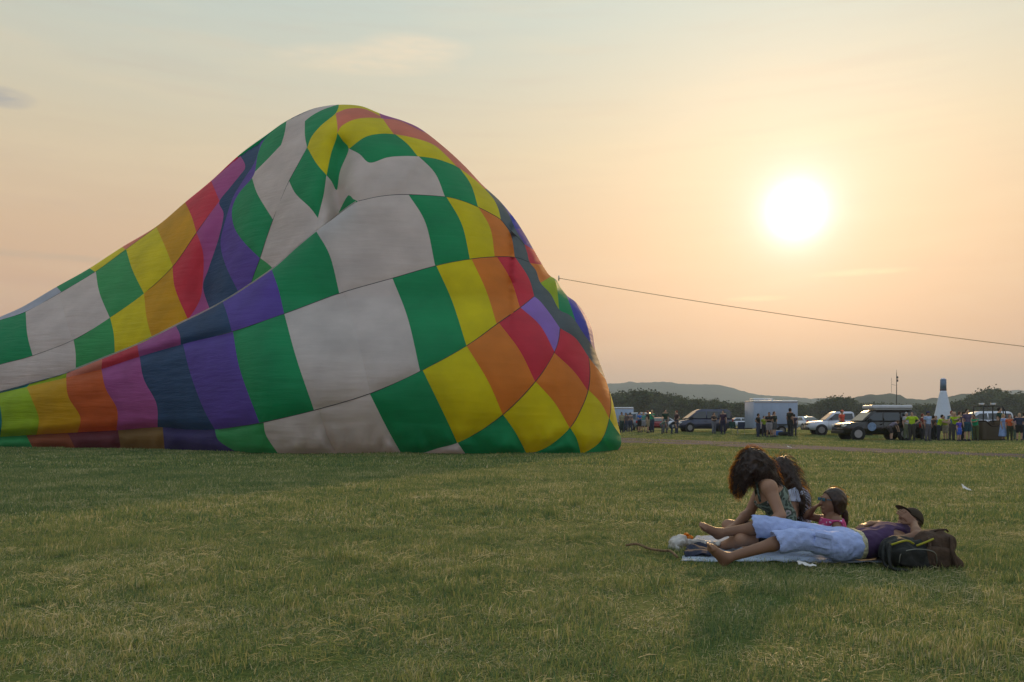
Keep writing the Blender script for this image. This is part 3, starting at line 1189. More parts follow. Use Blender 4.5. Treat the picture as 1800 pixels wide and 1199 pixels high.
nrng = np.random.default_rng(5)
NO_GRASS = []          # footprints filled by things lying on the grass (x0,y0,x1,y1)


def scatter(y0, y1, dens, kinds, smin, smax, half=0.66, extra=4.0):
    xs_, ys_ = [], []
    area = (half * (y0 + y1) + 2 * extra) * (y1 - y0)
    n = int(area * dens)
    y = y0 + (y1 - y0) * nrng.random(n)
    wmax = half * y1 + extra
    x = (nrng.random(n) * 2 - 1) * wmax
    k = np.abs(x) < half * y + extra
    x, y = x[k], y[k]
    s = smin + (smax - smin) * nrng.random(len(x))
    kk = nrng.integers(kinds[0], kinds[1], len(x))
    return x, y, s, kk


def track_mask(x, y):
    """thin the grass on the gravel track"""
    py = HORIZON + EYE * FOC / y
    px = 900 + x / y * FOC
    fe_ = np.interp(px, [e_[0] for e_ in far_e], [e_[1] for e_ in far_e])
    ne_ = np.interp(px, [e_[0] for e_ in near_e], [e_[1] for e_ in near_e])
    return (py > fe_ + 0.5) & (py < ne_ - 0.5)


def plant_grass(footprints):
    A_ = [scatter(2.6, 9, 80, (0, 5), 0.7, 1.35), scatter(9, 20, 22, (5, 9), 0.8, 1.4), scatter(20, 85, 2.4, (9, 12), 0.8, 1.4, 0.66, 6),
          scatter(2.6, 14, 6, (12, 15), 0.8, 1.3), scatter(2.6, 26, 0.8, (15, 17), 0.5, 1.1)]
    x = np.concatenate([a[0] for a in A_]); y = np.concatenate([a[1] for a in A_])
    s = np.concatenate([a[2] for a in A_]); kk = np.concatenate([a[3] for a in A_])
    keep = np.ones(len(x), bool)
    for (poly) in footprints:
        keep &= ~inside(np.stack([x, y], 1), poly)
    tm = track_mask(x, y)
    keep &= ~(tm & (nrng.random(len(x)) < 0.9))
    x, y, s, kk = x[keep], y[keep], s[keep], kk[keep]
    # taller and shorter patches
    hs = np.array([1 + 0.5 * noise.noise(Vector((a * 0.55, b * 0.55, 2))) + 0.9 * noise.noise(Vector((a * 1.9, b * 1.9, 7))) for a, b in zip(x, y)])
    hs = np.clip(hs, 0.4, 1.4)
    hs = np.where((kk >= 12) & (kk < 15), 1.0, hs)
    # lighter wear on the ground further off
    z = np.array([gz(a, b) for a, b in zip(x, y)])
    me = bpy.data.meshes.new("grass")
    me.from_pydata(np.stack([x, y, z], 1).tolist(), [], [])
    for nm, tp, arr in (("gscale", "FLOAT_VECTOR", np.stack([s, s, s * hs], 1).ravel()), ("grot", "FLOAT", nrng.random(len(x)) * 6.283),
                        ("gkind", "INT", kk.astype(np.int32))):
        at = me.attributes.new(nm, tp, "POINT")
        at.data.foreach_set("vector" if tp == "FLOAT_VECTOR" else "value", arr)
    o = link("grass", me)
    ng = bpy.data.node_groups.new("grass_planting", "GeometryNodeTree")
    ng.interface.new_socket("Geometry", in_out="INPUT", socket_type="NodeSocketGeometry")
    ng.interface.new_socket("Geometry", in_out="OUTPUT", socket_type="NodeSocketGeometry")
    gi, go = ng.nodes.new("NodeGroupInput"), ng.nodes.new("NodeGroupOutput")
    m2p = ng.nodes.new("GeometryNodeMeshToPoints")
    iop = ng.nodes.new("GeometryNodeInstanceOnPoints")
    ci = ng.nodes.new("GeometryNodeCollectionInfo")
    ci.inputs[0].default_value = src_col
    ci.inputs["Separate Children"].default_value = True
    ci.inputs["Reset Children"].default_value = True
    iop.inputs["Pick Instance"].default_value = True

    def named(nm, tp):
        n = ng.nodes.new("GeometryNodeInputNamedAttribute")
        n.data_type = tp
        n.inputs[0].default_value = nm
        return [q for q in n.outputs if q.enabled and q.name == "Attribute"][0]
    cx = ng.nodes.new("ShaderNodeCombineXYZ")
    ng.links.new(named("grot", "FLOAT"), cx.inputs[2])
    e2r = ng.nodes.new("FunctionNodeEulerToRotation")
    ng.links.new(cx.outputs[0], e2r.inputs[0])
    ng.links.new(gi.outputs[0], m2p.inputs[0])
    ng.links.new(m2p.outputs[0], iop.inputs["Points"])
    ng.links.new(ci.outputs[0], iop.inputs["Instance"])
    ng.links.new(named("gkind", "INT"), iop.inputs["Instance Index"])
    ng.links.new(e2r.outputs[0], iop.inputs["Rotation"])
    ng.links.new(named("gscale", "FLOAT_VECTOR"), iop.inputs["Scale"])
    ng.links.new(iop.outputs[0], go.inputs[0])
    md = o.modifiers.new("planting", "NODES")
    md.node_group = ng
    tag(o, "short mown grass with dry straw strands covering the field", "grass", kind="stuff")
    return o
# ------------------------------------------------------------------ smooth bodies from blended volumes
def nrm(v):
    v = np.array(v, float)
    return v / (np.linalg.norm(v) + 1e-12)


def frame(fwd, up):
    f = nrm(fwd); u = np.array(up, float); u = nrm(u - f * np.dot(u, f)); s = np.cross(u, f)
    return np.stack([s, f, u])       # rows: side, forward, up


def cap(a, b, ra, rb=None, k=0.02):
    return ("c", np.array(a, float), np.array(b, float), ra, ra if rb is None else rb, k)


def ell(c, r, R=None, k=0.02):
    return ("e", np.array(c, float), np.array(r, float), np.eye(3) if R is None else R, k)


def rbox(c, s, R=None, rr=0.02, k=0.01):
    return ("b", np.array(c, float), np.array(s, float), np.eye(3) if R is None else R, rr, k)


def prim_bounds(p):
    if p[0] == "c":
        r = max(p[3], p[4])
        return np.minimum(p[1], p[2]) - r, np.maximum(p[1], p[2]) + r
    if p[0] == "e":
        r = np.max(p[2])
        return p[1] - r, p[1] + r
    r = np.linalg.norm(p[2])
    return p[1] - r, p[1] + r


def prim_d(p, X):
    if p[0] == "c":
        a, b, ra, rb = p[1:5]
        ab = b - a
        t = np.clip((X - a) @ ab / (ab @ ab + 1e-12), 0, 1)
        return np.linalg.norm(X - a - t[..., None] * ab, axis=-1) - (ra + (rb - ra) * t)
    if p[0] == "e":
        q = (X - p[1]) @ p[3].T / p[2]
        l = np.linalg.norm(q, axis=-1)
        l2 = np.linalg.norm(q / p[2], axis=-1) + 1e-9
        return l * (l - 1) / l2
    q = np.abs((X - p[1]) @ p[3].T) - (p[2] - p[4])
    return np.linalg.norm(np.maximum(q, 0), axis=-1) + np.minimum(q.max(-1), 0) - p[4]


def sdf_mesh(prims, h, clips=(), cuts=(), grow=0.0, noise_amp=0.0, noise_s=8.0, seed=0.0):
    """surface of smoothly blended volumes; clips keep the side the normal points away from"""
    lo = np.min([prim_bounds(p)[0] for p in prims], 0) - 4 * h - grow
    hi = np.max([prim_bounds(p)[1] for p in prims], 0) + 4 * h + grow
    n = np.ceil((hi - lo) / h).astype(int) + 1
    F = np.full(n, 0.15)
    ax = [lo[i] + h * np.arange(n[i]) for i in range(3)]
    for p in prims:
        k = p[-1]
        b0, b1 = prim_bounds(p)
        m = k + 3 * h + grow
        i0 = np.maximum(((b0 - m - lo) / h).astype(int), 0)
        i1 = np.minimum(((b1 + m - lo) / h).astype(int) + 2, n)
        sl = tuple(slice(i0[i], i1[i]) for i in range(3))
        G = np.stack(np.meshgrid(ax[0][sl[0]], ax[1][sl[1]], ax[2][sl[2]], indexing="ij"), -1)
        d = prim_d(p, G) - grow
        f = F[sl]
        hh = np.clip(0.5 + 0.5 * (f - d) / k, 0, 1)
        F[sl] = f * (1 - hh) + d * hh - k * hh * (1 - hh)
    if noise_amp or clips or cuts:
        G = np.stack(np.meshgrid(*ax, indexing="ij"), -1)
        if noise_amp:
            a = noise_s
            w = (np.sin(G[..., 0] * a + 2.6 * np.sin(G[..., 1] * a * 0.53 + G[..., 2] * a * 0.31 + seed)) * np.sin(G[..., 2] * a * 1.13 + seed + 2.3 * np.sin(G[..., 0] * a * 0.47 + G[..., 1] * a * 0.6))
                 + 0.6 * np.sin(G[..., 1] * a * 2.1 + G[..., 2] * a * 1.7 + seed * 2 + np.sin(G[..., 0] * a * 1.9)))
            F = F + noise_amp * w
        for (c, nn) in clips:
            F = np.maximum(F, (G - np.array(c)) @ nrm(nn))
        for p in cuts:
            F = np.maximum(F, -prim_d(p, G))
    S = F < 0
    nx, ny, nz_ = n
    V8 = [S[i:nx - 1 + i, j:ny - 1 + j, k:nz_ - 1 + k] for i in (0, 1) for j in (0, 1) for k in (0, 1)]
    cnt = sum(v.astype(np.int8) for v in V8)
    mix = (cnt > 0) & (cnt < 8)
    idx = -np.ones(mix.shape, int)
    cells = np.argwhere(mix)
    idx[mix] = np.arange(len(cells))
    acc = np.zeros((len(cells), 3)); num = np.zeros(len(cells))
    corners = [(i, j, k) for i in (0, 1) for j in (0, 1) for k in (0, 1)]
    for a in range(8):
        for b in range(a + 1, 8):
            ca, cb = np.array(corners[a]), np.array(corners[b])
            if np.abs(ca - cb).sum() != 1:
                continue
            fa = F[tuple((cells + ca).T)]; fb = F[tuple((cells + cb).T)]
            x = (fa < 0) != (fb < 0)
            t = np.where(x, fa / np.where(x, fa - fb, 1), 0)
            pt = ca + (cb - ca) * t[:, None]
            acc[x] += pt[x]; num[x] += 1
    P = lo + h * (cells + acc / np.maximum(num, 1)[:, None])
    faces = []
    for axis in range(3):
        sh = [slice(None)] * 3
        s1 = [slice(None)] * 3
        sh[axis] = slice(0, n[axis] - 1); s1[axis] = slice(1, n[axis])
        A_, B_ = S[tuple(sh)], S[tuple(s1)]
        e_ = np.argwhere(A_ != B_)
        o1, o2 = [q for q in range(3) if q != axis]
        ok = (e_[:, o1] > 0) & (e_[:, o2] > 0) & (e_[:, o1] < n[o1] - 1) & (e_[:, o2] < n[o2] - 1)
        e_ = e_[ok]
        u = np.zeros(3, int); u[o1] = 1
        w_ = np.zeros(3, int); w_[o2] = 1
        q = np.stack([idx[tuple((e_ - u - w_).T)], idx[tuple((e_ - w_).T)], idx[tuple(e_.T)], idx[tuple((e_ - u).T)]], 1)
        inA = A_[tuple(e_.T)]
        flip = inA if axis != 1 else ~inA
        q[~flip] = q[~flip][:, ::-1]
        faces.append(q)
    Q = np.vstack(faces)
    return P, Q


def sdf_obj(name, prims, h, parent, m, **kw):
    P, Q = sdf_mesh(prims, h, **kw)
    me = bpy.data.meshes.new(name)
    me.vertices.add(len(P)); me.vertices.foreach_set("co", P.ravel())
    me.loops.add(len(Q) * 4); me.loops.foreach_set("vertex_index", Q.ravel())
    me.polygons.add(len(Q)); me.polygons.foreach_set("loop_start", np.arange(len(Q)) * 4)
    me.polygons.foreach_set("loop_total", np.full(len(Q), 4))
    me.update(calc_edges=True)
    me.validate()
    return link(name, me, parent, m, True)


# ---- parts of a figure; joints in metres
def p_head(c, face, up, s=1.0, features=True):
    R = frame(face, up)
    side, f, u = R
    c = np.array(c)
    P = [ell(c, np.array((0.076, 0.094, 0.112)) * s, R, 0.02),
         cap(c + f * 0.035 * s - u * 0.04 * s, c + f * 0.062 * s - u * 0.092 * s, 0.05 * s, 0.026 * s, 0.03)]
    if features:
        P += [cap(c + f * 0.092 * s + u * 0.005 * s, c + f * 0.112 * s - u * 0.028 * s, 0.009 * s, 0.014 * s, 0.012),
              cap(c + f * 0.088 * s - u * 0.060 * s - side * 0.018 * s, c + f * 0.088 * s - u * 0.060 * s + side * 0.018 * s, 0.009 * s, None, 0.006),
              cap(c + f * 0.086 * s + u * 0.03 * s - side * 0.035 * s, c + f * 0.086 * s + u * 0.03 * s + side * 0.035 * s, 0.011 * s, None, 0.015),
              ell(c + side * 0.077 * s - u * 0.01 * s, np.array((0.012, 0.02, 0.032)) * s, R, 0.006),
              ell(c - side * 0.077 * s - u * 0.01 * s, np.array((0.012, 0.02, 0.032)) * s, R, 0.006)]
    return P


def p_hand(wr, el, dirv, palm, s=1.0, curl=0.5, side=1):
    """palm, four bent unequal fingers and a thumb; dirv along the hand, palm = palm normal"""
    d = nrm(dirv)
    pn = np.array(palm, float); pn = nrm(pn - d * np.dot(pn, d))
    sd = np.cross(d, pn) * side
    wr = np.array(wr)
    k0 = wr + d * 0.085 * s
    P = []
    for t in (-0.026, -0.009, 0.009, 0.026):
        P.append(cap(wr + sd * t * 0.7 * s, k0 + sd * t * s, 0.014 * s, 0.0115 * s, 0.012))
    ln = (0.060, 0.075, 0.080, 0.072)
    for t, l in zip((-0.030, -0.010, 0.010, 0.030), ln):
        a = k0 + sd * t * s
        c1 = math.cos(curl * 0.7); s1 = math.sin(curl * 0.7)
        b = a + (d * c1 + pn * s1) * l * 0.5 * s
        c2 = math.cos(curl * 1.7); s2 = math.sin(curl * 1.7)
        e_ = b + (d * c2 + pn * s2) * l * 0.5 * s
        P += [cap(a, b, 0.0095 * s, 0.0088 * s, 0.003), cap(b, e_, 0.0088 * s, 0.0075 * s, 0.003)]
    th = wr + sd * 0.03 * s + d * 0.025 * s
    t1 = th + (sd * 0.7 + d * 0.7 + pn * 0.35) * 0.035 * s
    P += [cap(wr + d * 0.02 * s, th, 0.014 * s, 0.013 * s, 0.01), cap(th, t1, 0.0115 * s, 0.0105 * s, 0.004),
          cap(t1, t1 + (d * 0.9 + sd * 0.2 + pn * 0.4) * 0.03 * s, 0.0105 * s, 0.008 * s, 0.003)]
    return P


def p_torso(J, s=1.0, fem=False):
    pel, wa, ch, nk = (np.array(J[q]) for q in ("pelvis", "waist", "chest", "neck"))
    sl, sr, hl, hr = (np.array(J[q]) for q in ("shL", "shR", "hpL", "hpR"))
    sd = nrm(sl - sr)
    hsd = nrm(hl - hr)
    w = 0.062 * s
    P = [cap(hl - hsd * 0.01, hr + hsd * 0.01, 0.098 * s, None, 0.04),
         cap(pel + hsd * w, wa + sd * w * 0.8, 0.10 * s, 0.088 * s, 0.04), cap(pel - hsd * w, wa - sd * w * 0.8, 0.10 * s, 0.088 * s, 0.04),
         cap(wa + sd * w * 0.8, ch + sd * 0.075 * s, 0.088 * s, 0.098 * s, 0.04), cap(wa - sd * w * 0.8, ch - sd * 0.075 * s, 0.088 * s, 0.098 * s, 0.04),
         cap(ch + sd * 0.07 * s, ch - sd * 0.07 * s, 0.10 * s, None, 0.04),
         cap(sl, nk + sd * 0.02 * s, 0.052 * s, 0.05 * s, 0.05), cap(sr, nk - sd * 0.02 * s, 0.052 * s, 0.05 * s, 0.05),
         cap(ch, nk, 0.10 * s, 0.06 * s, 0.05)]
    if fem:
        f = np.cross(nrm(nk - pel), sd)
        f = f if np.dot(f, np.array(J.get("front", f))) > 0 else -f
        for q in (1, -1):
            P.append(ell(ch + sd * q * 0.065 * s + f * 0.085 * s - nrm(nk - ch) * 0.01, np.array((0.058, 0.058, 0.058)) * s, None, 0.04))
    return P


def p_arm(J, S, s=1.0, fat=1.0):
    sh, el, wr = (np.array(J[q + S]) for q in ("sh", "el", "wr"))
    g = s * fat
    return [ell(sh, np.array((0.058, 0.058, 0.058)) * g, None, 0.03), cap(sh, el, 0.049 * g, 0.038 * g, 0.02),
            cap(el, el + (wr - el) * 0.35, 0.038 * g, 0.039 * g, 0.01), cap(el + (wr - el) * 0.3, wr, 0.039 * g, 0.026 * s, 0.015)]


def p_leg(J, S, s=1.0):
    hp, kn, an = (np.array(J[q + S]) for q in ("hp", "kn", "an"))
    bk = nrm(np.cross(np.cross(an - kn, kn - hp), an - kn)) if np.linalg.norm(np.cross(an - kn, kn - hp)) > 1e-4 else np.array((0, 0, 0))
    calf = kn + (an - kn) * 0.3 - bk * 0.012 * s
    return [cap(hp, hp + (kn - hp) * 0.4, 0.092 * s, 0.084 * s, 0.04), cap(hp + (kn - hp) * 0.35, kn, 0.084 * s, 0.056 * s, 0.03),
            cap(kn, calf, 0.055 * s, 0.055 * s, 0.02), cap(calf, an, 0.055 * s, 0.036 * s, 0.03)]


def p_foot(J, S, s=1.0, shoe=False):
    an, toe = np.array(J["an" + S]), np.array(J["toe" + S])
    d = nrm(toe - an)
    sole = np.array(J.get("sole" + S, nrm(np.array(J["an" + S]) - np.array(J["kn" + S]))))
    heel = an + sole * 0.045 * s - d * 0.035 * s
    ball = an + d * 0.12 * s + sole * 0.05 * s
    tip = an + d * 0.175 * s + sole * 0.055 * s
    e_ = 0.006 if shoe else 0
    sd = nrm(np.cross(d, sole))
    P = [cap(an, heel, 0.036 * s + e_, 0.031 * s + e_, 0.02), cap(heel, ball, 0.03 * s + e_, 0.026 * s + e_, 0.02),
         cap(an, ball, 0.034 * s + e_, 0.024 * s + e_, 0.03),
         cap(ball - sd * 0.022 * s, ball + sd * 0.022 * s, 0.024 * s + e_, None, 0.01)]
    if shoe:
        P.append(cap(ball, tip, 0.034 * s, 0.03 * s, 0.02))
    else:
        for q, l in zip((-0.033, -0.017, -0.002, 0.013, 0.031), (0.035, 0.043, 0.05, 0.054, 0.06)):
            P.append(cap(ball + sd * q * s, ball + sd * q * s + d * l * s, 0.0125 * s, 0.0095 * s, 0.003))
    return P


M_skin = mat("skin_tan", (0.33, 0.18, 0.11), rough=0.5, var=0.08, scale=9, spec=0.35)
M_skin2 = mat("skin_brown", (0.24, 0.125, 0.075), rough=0.5, var=0.08, scale=9, spec=0.35)
M_skin3 = mat("skin_fair", (0.50, 0.31, 0.22), rough=0.5, var=0.08, scale=9, spec=0.35)


def hair_mat(nm, c, trans=0.35):
    return mat(nm, c, rough=0.35, spec=0.5, var=0.35, scale=40, trans=trans)


M_hair_dark = hair_mat("hair_dark_brown", (0.050, 0.026, 0.015), 0.2)
M_rimlight_strand = hair_mat("hair_rimlight_strands", (0.95, 0.44, 0.09), 0.85)  # orange rim light of the low sun put into the strand colour


def strands(name, parent, m, seeds_, length, dirf, curl, r=0.0022, seg=9, seed=1, turns=3.0):
    """hair locks as thin tubes: seeds_ = list of (point, normal)"""
    r_ = random.Random(seed)
    parts = []
    for (p, nn) in seeds_:
        p = Vector(p); nn = Vector(nn)
        l = length * r_.uniform(0.6, 1.15)
        ph = r_.random() * 6.28
        pts, rr = [], []
        pos = p.copy()
        d = nn.copy()
        a = d.orthogonal().normalized(); b = d.cross(a)
        cr_ = curl * r_.uniform(0.5, 1.3)
        for i in range(seg + 1):
            t = i / seg
            an = ph + t * turns * 6.28
            pts.append(pos + (a * math.cos(an) + b * math.sin(an)) * cr_ * min(1, t * 3))
            rr.append(r * (1 - 0.75 * t))
            tgt = Vector(dirf(pos))
            d = (d * 0.72 + tgt * 0.28).normalized()
            pos = pos + d * (l / seg)
        parts.append(tube_vf(pts, rr, 3, cap=False))
    v, f = merge(parts)
    return mesh_from(name, v, f, parent, m, True)


def surface_seeds(prims, n, seed=0, keep=None, push=0.0):
    """random points on ellipsoids with their outward normals"""
    r_ = np.random.default_rng(seed)
    out = []
    while len(out) < n:
        p = prims[int(r_.integers(len(prims)))]
        if p[0] != "e":
            continue
        d = nrm(r_.normal(size=3))
        q = p[1] + (d * p[2]) @ p[3]
        nn = nrm((d / p[2]) @ p[3])
        if all(prim_d(o, q[None, :])[0] > -0.01 for o in prims) and (keep is None or keep(q, nn)):
            out.append((q + nn * push, nn))
    return out


def rel(J, o):
    return {k: (tuple(np.array(v) - np.array(o)) if not k.startswith(("sole", "front")) else v) for k, v in J.items()}


def WP(px, py, Y):
    return np.array(W(px, py, Y))
# ------------------------------------------------------------------ the picnic group
H0 = 0.0075
# ---- blanket, first so that everything lies on it
def cloth_sheet(name, quad, nx, ny, m, amp, seed, parent=None, thick=0.006, z0=0.012):
    a, b, c, d = (Vector(q) for q in quad)
    V, F = [], []
    for layer in (1, 0):
        for j in range(ny + 1):
            for i in range(nx + 1):
                u, v = i / nx, j / ny
                p = a.lerp(b, u).lerp(d.lerp(c, u), v)
                q = Vector((p.x * 5, p.y * 5, seed))
                e_ = min(u, 1 - u, v, 1 - v)
                z = z0 + amp * abs(noise.noise(q)) * 1.6 + amp * 0.5 * noise.noise(q * 3.1)
                V.append((p.x + 0.01 * noise.noise(q * 2), p.y + 0.02 * noise.noise(q * 1.5), max(0.006, z) + thick * layer))
    s = (nx + 1) * (ny + 1)
    for j in range(ny):
        for i in range(nx):
            k = j * (nx + 1) + i
            F.append((k, k + 1, k + nx + 2, k + nx + 1))
            F.append((s + k, s + k + nx + 1, s + k + nx + 2, s + k + 1))
    rim = [i for i in range(nx + 1)] + [(j * (nx + 1) + nx) for j in range(1, ny + 1)] + [ny * (nx + 1) + i for i in range(nx - 1, -1, -1)] + [j * (nx + 1) for j in range(ny - 1, 0, -1)]
    for i in range(len(rim)):
        p, q = rim[i], rim[(i + 1) % len(rim)]
        F.append((q, p, s + p, s + q))
    return mesh_from(name, V, F, parent, m, True)


M_blanket = mat("blanket_blue_grey", (0.36, 0.42, 0.52), rough=0.9, var=0.15, scale=12, bump=0.4, bscale=90)
bl = [W(1196, 990, EYE * FOC / (990 - HORIZON)), W(1552, 992, EYE * FOC / (992 - HORIZON)), W(1520, 946, EYE * FOC / (946 - HORIZON)), W(1225, 946, EYE * FOC / (946 - HORIZON))]
for q in bl:
    q.z = 0
blo = cloth_sheet("picnic_blanket", bl, 60, 40, M_blanket, 0.018, 3.0)
tag(blo, "pale blue grey blanket spread on the grass under the four picnickers", "blanket")
FOOTPRINTS = [np.array([(q.x, q.y) for q in bl])]
FOOTPRINTS[0][0] += (0.03, 0.10); FOOTPRINTS[0][1] += (-0.02, 0.06)

# ================================================= reclining person in capri trousers
M_capri = mat("capri_cotton", (0.38, 0.47, 0.78), rough=0.85, var=0.08, scale=14, bump=0.8, bscale=22)
M_purple = mat("tshirt_aubergine", (0.060, 0.030, 0.085), rough=0.9, var=0.15, scale=14, bump=0.3, bscale=30)
J = dict(pelvis=WP(1483, 958, 6.68), hpL=WP(1472, 960, 6.58), hpR=WP(1476, 951, 6.80), waist=WP(1524, 955, 6.70), chest=WP(1558, 948, 6.78), neck=WP(1586, 936, 6.90),
         shL=WP(1577, 955, 6.66), shR=WP(1574, 938, 7.02),
         knL=WP(1392, 944, 6.47), anL=WP(1278, 981, 6.45), toeL=WP(1252, 950, 6.40),
         knR=WP(1346, 922, 6.98), anR=WP(1266, 937, 7.12), toeR=WP(1240, 920, 7.05),
         elL=WP(1613, 942, 6.58), wrL=WP(1606, 920, 6.78), elR=WP(1556, 926, 7.12), wrR=WP(1530, 921, 6.92))
org = (J["pelvis"][0], J["pelvis"][1], 0.0)
head = WP(1599, 917, 6.98)
per = thing("person", "person lying back in pale blue capri trousers, dark purple top and brown cap", "person", org)
J = rel(J, org)
head = head - np.array(org)
J["soleL"] = nrm((-1, 0.0, -0.15)); J["soleR"] = nrm((-1, 0, -0.1))
hd_face, hd_up = (-0.72, -0.25, 0.55), (0.45, 0.15, 0.86)
body = p_torso(J, 0.98) + p_head(head, hd_face, hd_up, 0.93) + [cap(J["neck"], head - np.array(hd_up) * 0.05, 0.052, 0.05, 0.03)]
for S_ in "LR":
    body += p_arm(J, S_) + p_leg(J, S_, 0.9) + p_foot(J, S_)
body += p_hand(J["wrL"], J["elL"], (-0.5, 0.3, 0.6), (0, 1, 0), 0.95, 0.4) + p_hand(J["wrR"], J["elR"], (-0.9, -0.3, -0.15), (0, 0, -1), 0.95, 0.5, -1)
sdf_obj("body", body, H0, per, M_skin2)
hipc = np.array(J["pelvis"]); belt_n = nrm(np.array(J["waist"]) - hipc)
trou = p_torso(J, 1.0)[:3] + p_leg(J, "L", 0.90)[:3] + p_leg(J, "R", 0.90)[:3]
lk, la = np.array(J["knL"]), np.array(J["anL"])
rk, ra = np.array(J["knR"]), np.array(J["anR"])
trou += [cap(lk + (np.array(J["hpL"]) - lk) * 0.3, lk + (la - lk) * 0.26, 0.060, 0.078, 0.03), cap(rk + (np.array(J["hpR"]) - rk) * 0.3, rk + (ra - rk) * 0.2, 0.064, 0.080, 0.03)]
tro = sdf_obj("capri_trousers", trou, H0, per, M_capri, grow=0.013, noise_amp=0.0042, noise_s=38,
              clips=[(hipc + belt_n * 0.115, belt_n)], cuts=[cap(lk + nrm(la - lk) * 0.195, la, 0.105), cap(rk + nrm(ra - rk) * 0.165, ra, 0.115)])
# pocket flap, pocket and rivet on the near thigh
hl_ = np.array(J["hpL"])
bm = bmesh.new()
thd = nrm(hl_ - lk)
pc = hl_ + (lk - hl_) * 0.42 + np.array((0, -0.100, 0.02))
Rz = Matrix.Rotation(math.atan2(-(hl_ - lk)[2], (hl_ - lk)[0]), 4, "Y")
add_box(bm, pc, (0.13, 0.012, 0.10), Rz, 0.004)
add_box(bm, pc + np.array((0, -0.008, 0.045)), (0.135, 0.012, 0.035), Rz, 0.004)
bm_obj("cargo_pocket", bm, per, M_capri, True)
M_belt = mat("belt_webbing", (0.50, 0.47, 0.30), rough=0.8, var=0.35, scale=45)
wac = hipc + belt_n * 0.105
sdf_obj("belt", p_torso(J)[:3], 0.009, per, M_belt, grow=0.019, clips=[(wac + belt_n * 0.020, belt_n), (wac - belt_n * 0.020, -belt_n)])
shirt = p_torso(J) + p_arm(J, "L")[:2] + p_arm(J, "R")[:2]
nkv = nrm(np.array(J["neck"]) - np.array(J["chest"]))
cl_ = [(wac + belt_n * 0.012, -belt_n), (np.array(J["neck"]) + nkv * 0.005, nkv)]
sdf_obj("tshirt", shirt, H0, per, M_purple, grow=0.014, noise_amp=0.003, noise_s=28, clips=cl_,
        cuts=[ell(J["elL"], (0.17, 0.17, 0.17)), ell(J["elR"], (0.16, 0.16, 0.16))])
M_cap = mat("cap_brown_cotton", (0.05, 0.035, 0.02), rough=0.9, var=0.2)
R_ = frame(hd_face, hd_up)
hs = 0.93
sdf_obj("hair", [ell(head - R_[1] * 0.018, np.array((0.083, 0.090, 0.108)) * hs, R_, 0.02), ell(head - R_[1] * 0.05 - R_[2] * 0.05, np.array((0.07, 0.06, 0.07)) * hs, R_, 0.03)], 0.008, per, M_hair_dark,
        clips=[(head + R_[1] * 0.045, R_[1])], noise_amp=0.003, noise_s=60)
capo = sdf_obj("cap", [ell(head + R_[2] * 0.025 - R_[1] * 0.004, np.array((0.092, 0.108, 0.105)) * hs, R_, 0.02)], 0.008, per, M_cap, clips=[(head + R_[2] * 0.03, -R_[2])])
sdf_obj("brim", [ell(head + R_[2] * 0.045 + R_[1] * 0.115, np.array((0.070, 0.065, 0.008)), R_, 0.01)], 0.006, capo, M_cap)

# ================================================= seated woman with curly hair
M_camo = bpy.data.materials.new("camouflage_top")
M_camo.use_nodes = True
t = M_camo.node_tree
tcn = N(t, "ShaderNodeTexCoord")
nn = N(t, "ShaderNodeTexNoise"); nn.inputs["Scale"].default_value = 13; nn.inputs["Detail"].default_value = 1.5
L(t, tcn.outputs["Object"], nn.inputs[0])
cr_ = ramp(t, nn.outputs["Fac"], [(0.0, (0.045, 0.07, 0.05, 1)), (0.42, (0.16, 0.21, 0.17, 1)), (0.5, (0.045, 0.06, 0.045, 1)), (0.58, (0.34, 0.30, 0.30, 1)), (0.66, (0.12, 0.16, 0.12, 1))], "CONSTANT")
L(t, cr_, t.nodes["Principled BSDF"].inputs["Base Color"])
t.nodes["Principled BSDF"].inputs["Roughness"].default_value = 0.85
M_shorts = mat("dark_shorts", (0.018, 0.018, 0.022), rough=0.9, var=0.2, bump=0.3, bscale=30)

J = dict(pelvis=WP(1380, 940, 7.40), hpL=WP(1374, 944, 7.28), hpR=WP(1376, 941, 7.56), waist=WP(1374, 905, 7.40), chest=WP(1358, 872, 7.38), neck=WP(1338, 845, 7.38),
         shL=WP(1352, 857, 7.19), shR=WP(1342, 853, 7.57),
         knL=WP(1303, 948, 7.04), anL=WP(1264, 962, 7.32), toeL=WP(1240, 960, 7.40),
         knR=WP(1280, 924, 7.62), anR=WP(1302, 958, 7.36), toeR=WP(1322, 962, 7.2),
         elL=WP(1372, 906, 7.08), wrL=WP(1340, 936, 7.06), elR=WP(1318, 900, 7.58), wrR=WP(1289, 926, 7.42))
org = (J["pelvis"][0], J["pelvis"][1], 0.0)
head = WP(1319, 822, 7.36) - np.array(org)
per = thing("person", "woman sitting cross legged in a camouflage tank top, curly dark hair over her face", "person", org)
J = rel(J, org)
J["front"] = (-1, 0, -0.3)
hf, hu = (-0.74, -0.1, -0.62), (-0.58, 0, 0.80)
body = p_torso(J, 1.06, True) + p_head(head, hf, hu, 0.92) + [cap(J["neck"], head - np.array(hu) * 0.04, 0.048, 0.046, 0.03)]
J["soleL"] = nrm((-0.3, 0.8, -0.3)); J["soleR"] = nrm((0.2, -0.8, -0.4))
for S_ in "LR":
    body += p_arm(J, S_, 0.95, 1.22) + p_leg(J, S_, 0.95) + p_foot(J, S_, 0.93)
body += p_hand(J["wrL"], J["elL"], (-0.85, 0.1, -0.4), (0.3, 0, -1), 0.92, 0.6) + p_hand(J["wrR"], J["elR"], (-0.8, -0.2, -0.35), (0, 0.2, -1), 0.92, 0.5, -1)
sdf_obj("body", body, H0, per, M_skin)
spn = nrm(np.array(J["neck"]) - np.array(J["chest"]))
top_p = p_torso(J, 1.06, True)
ch_ = np.array(J["chest"])
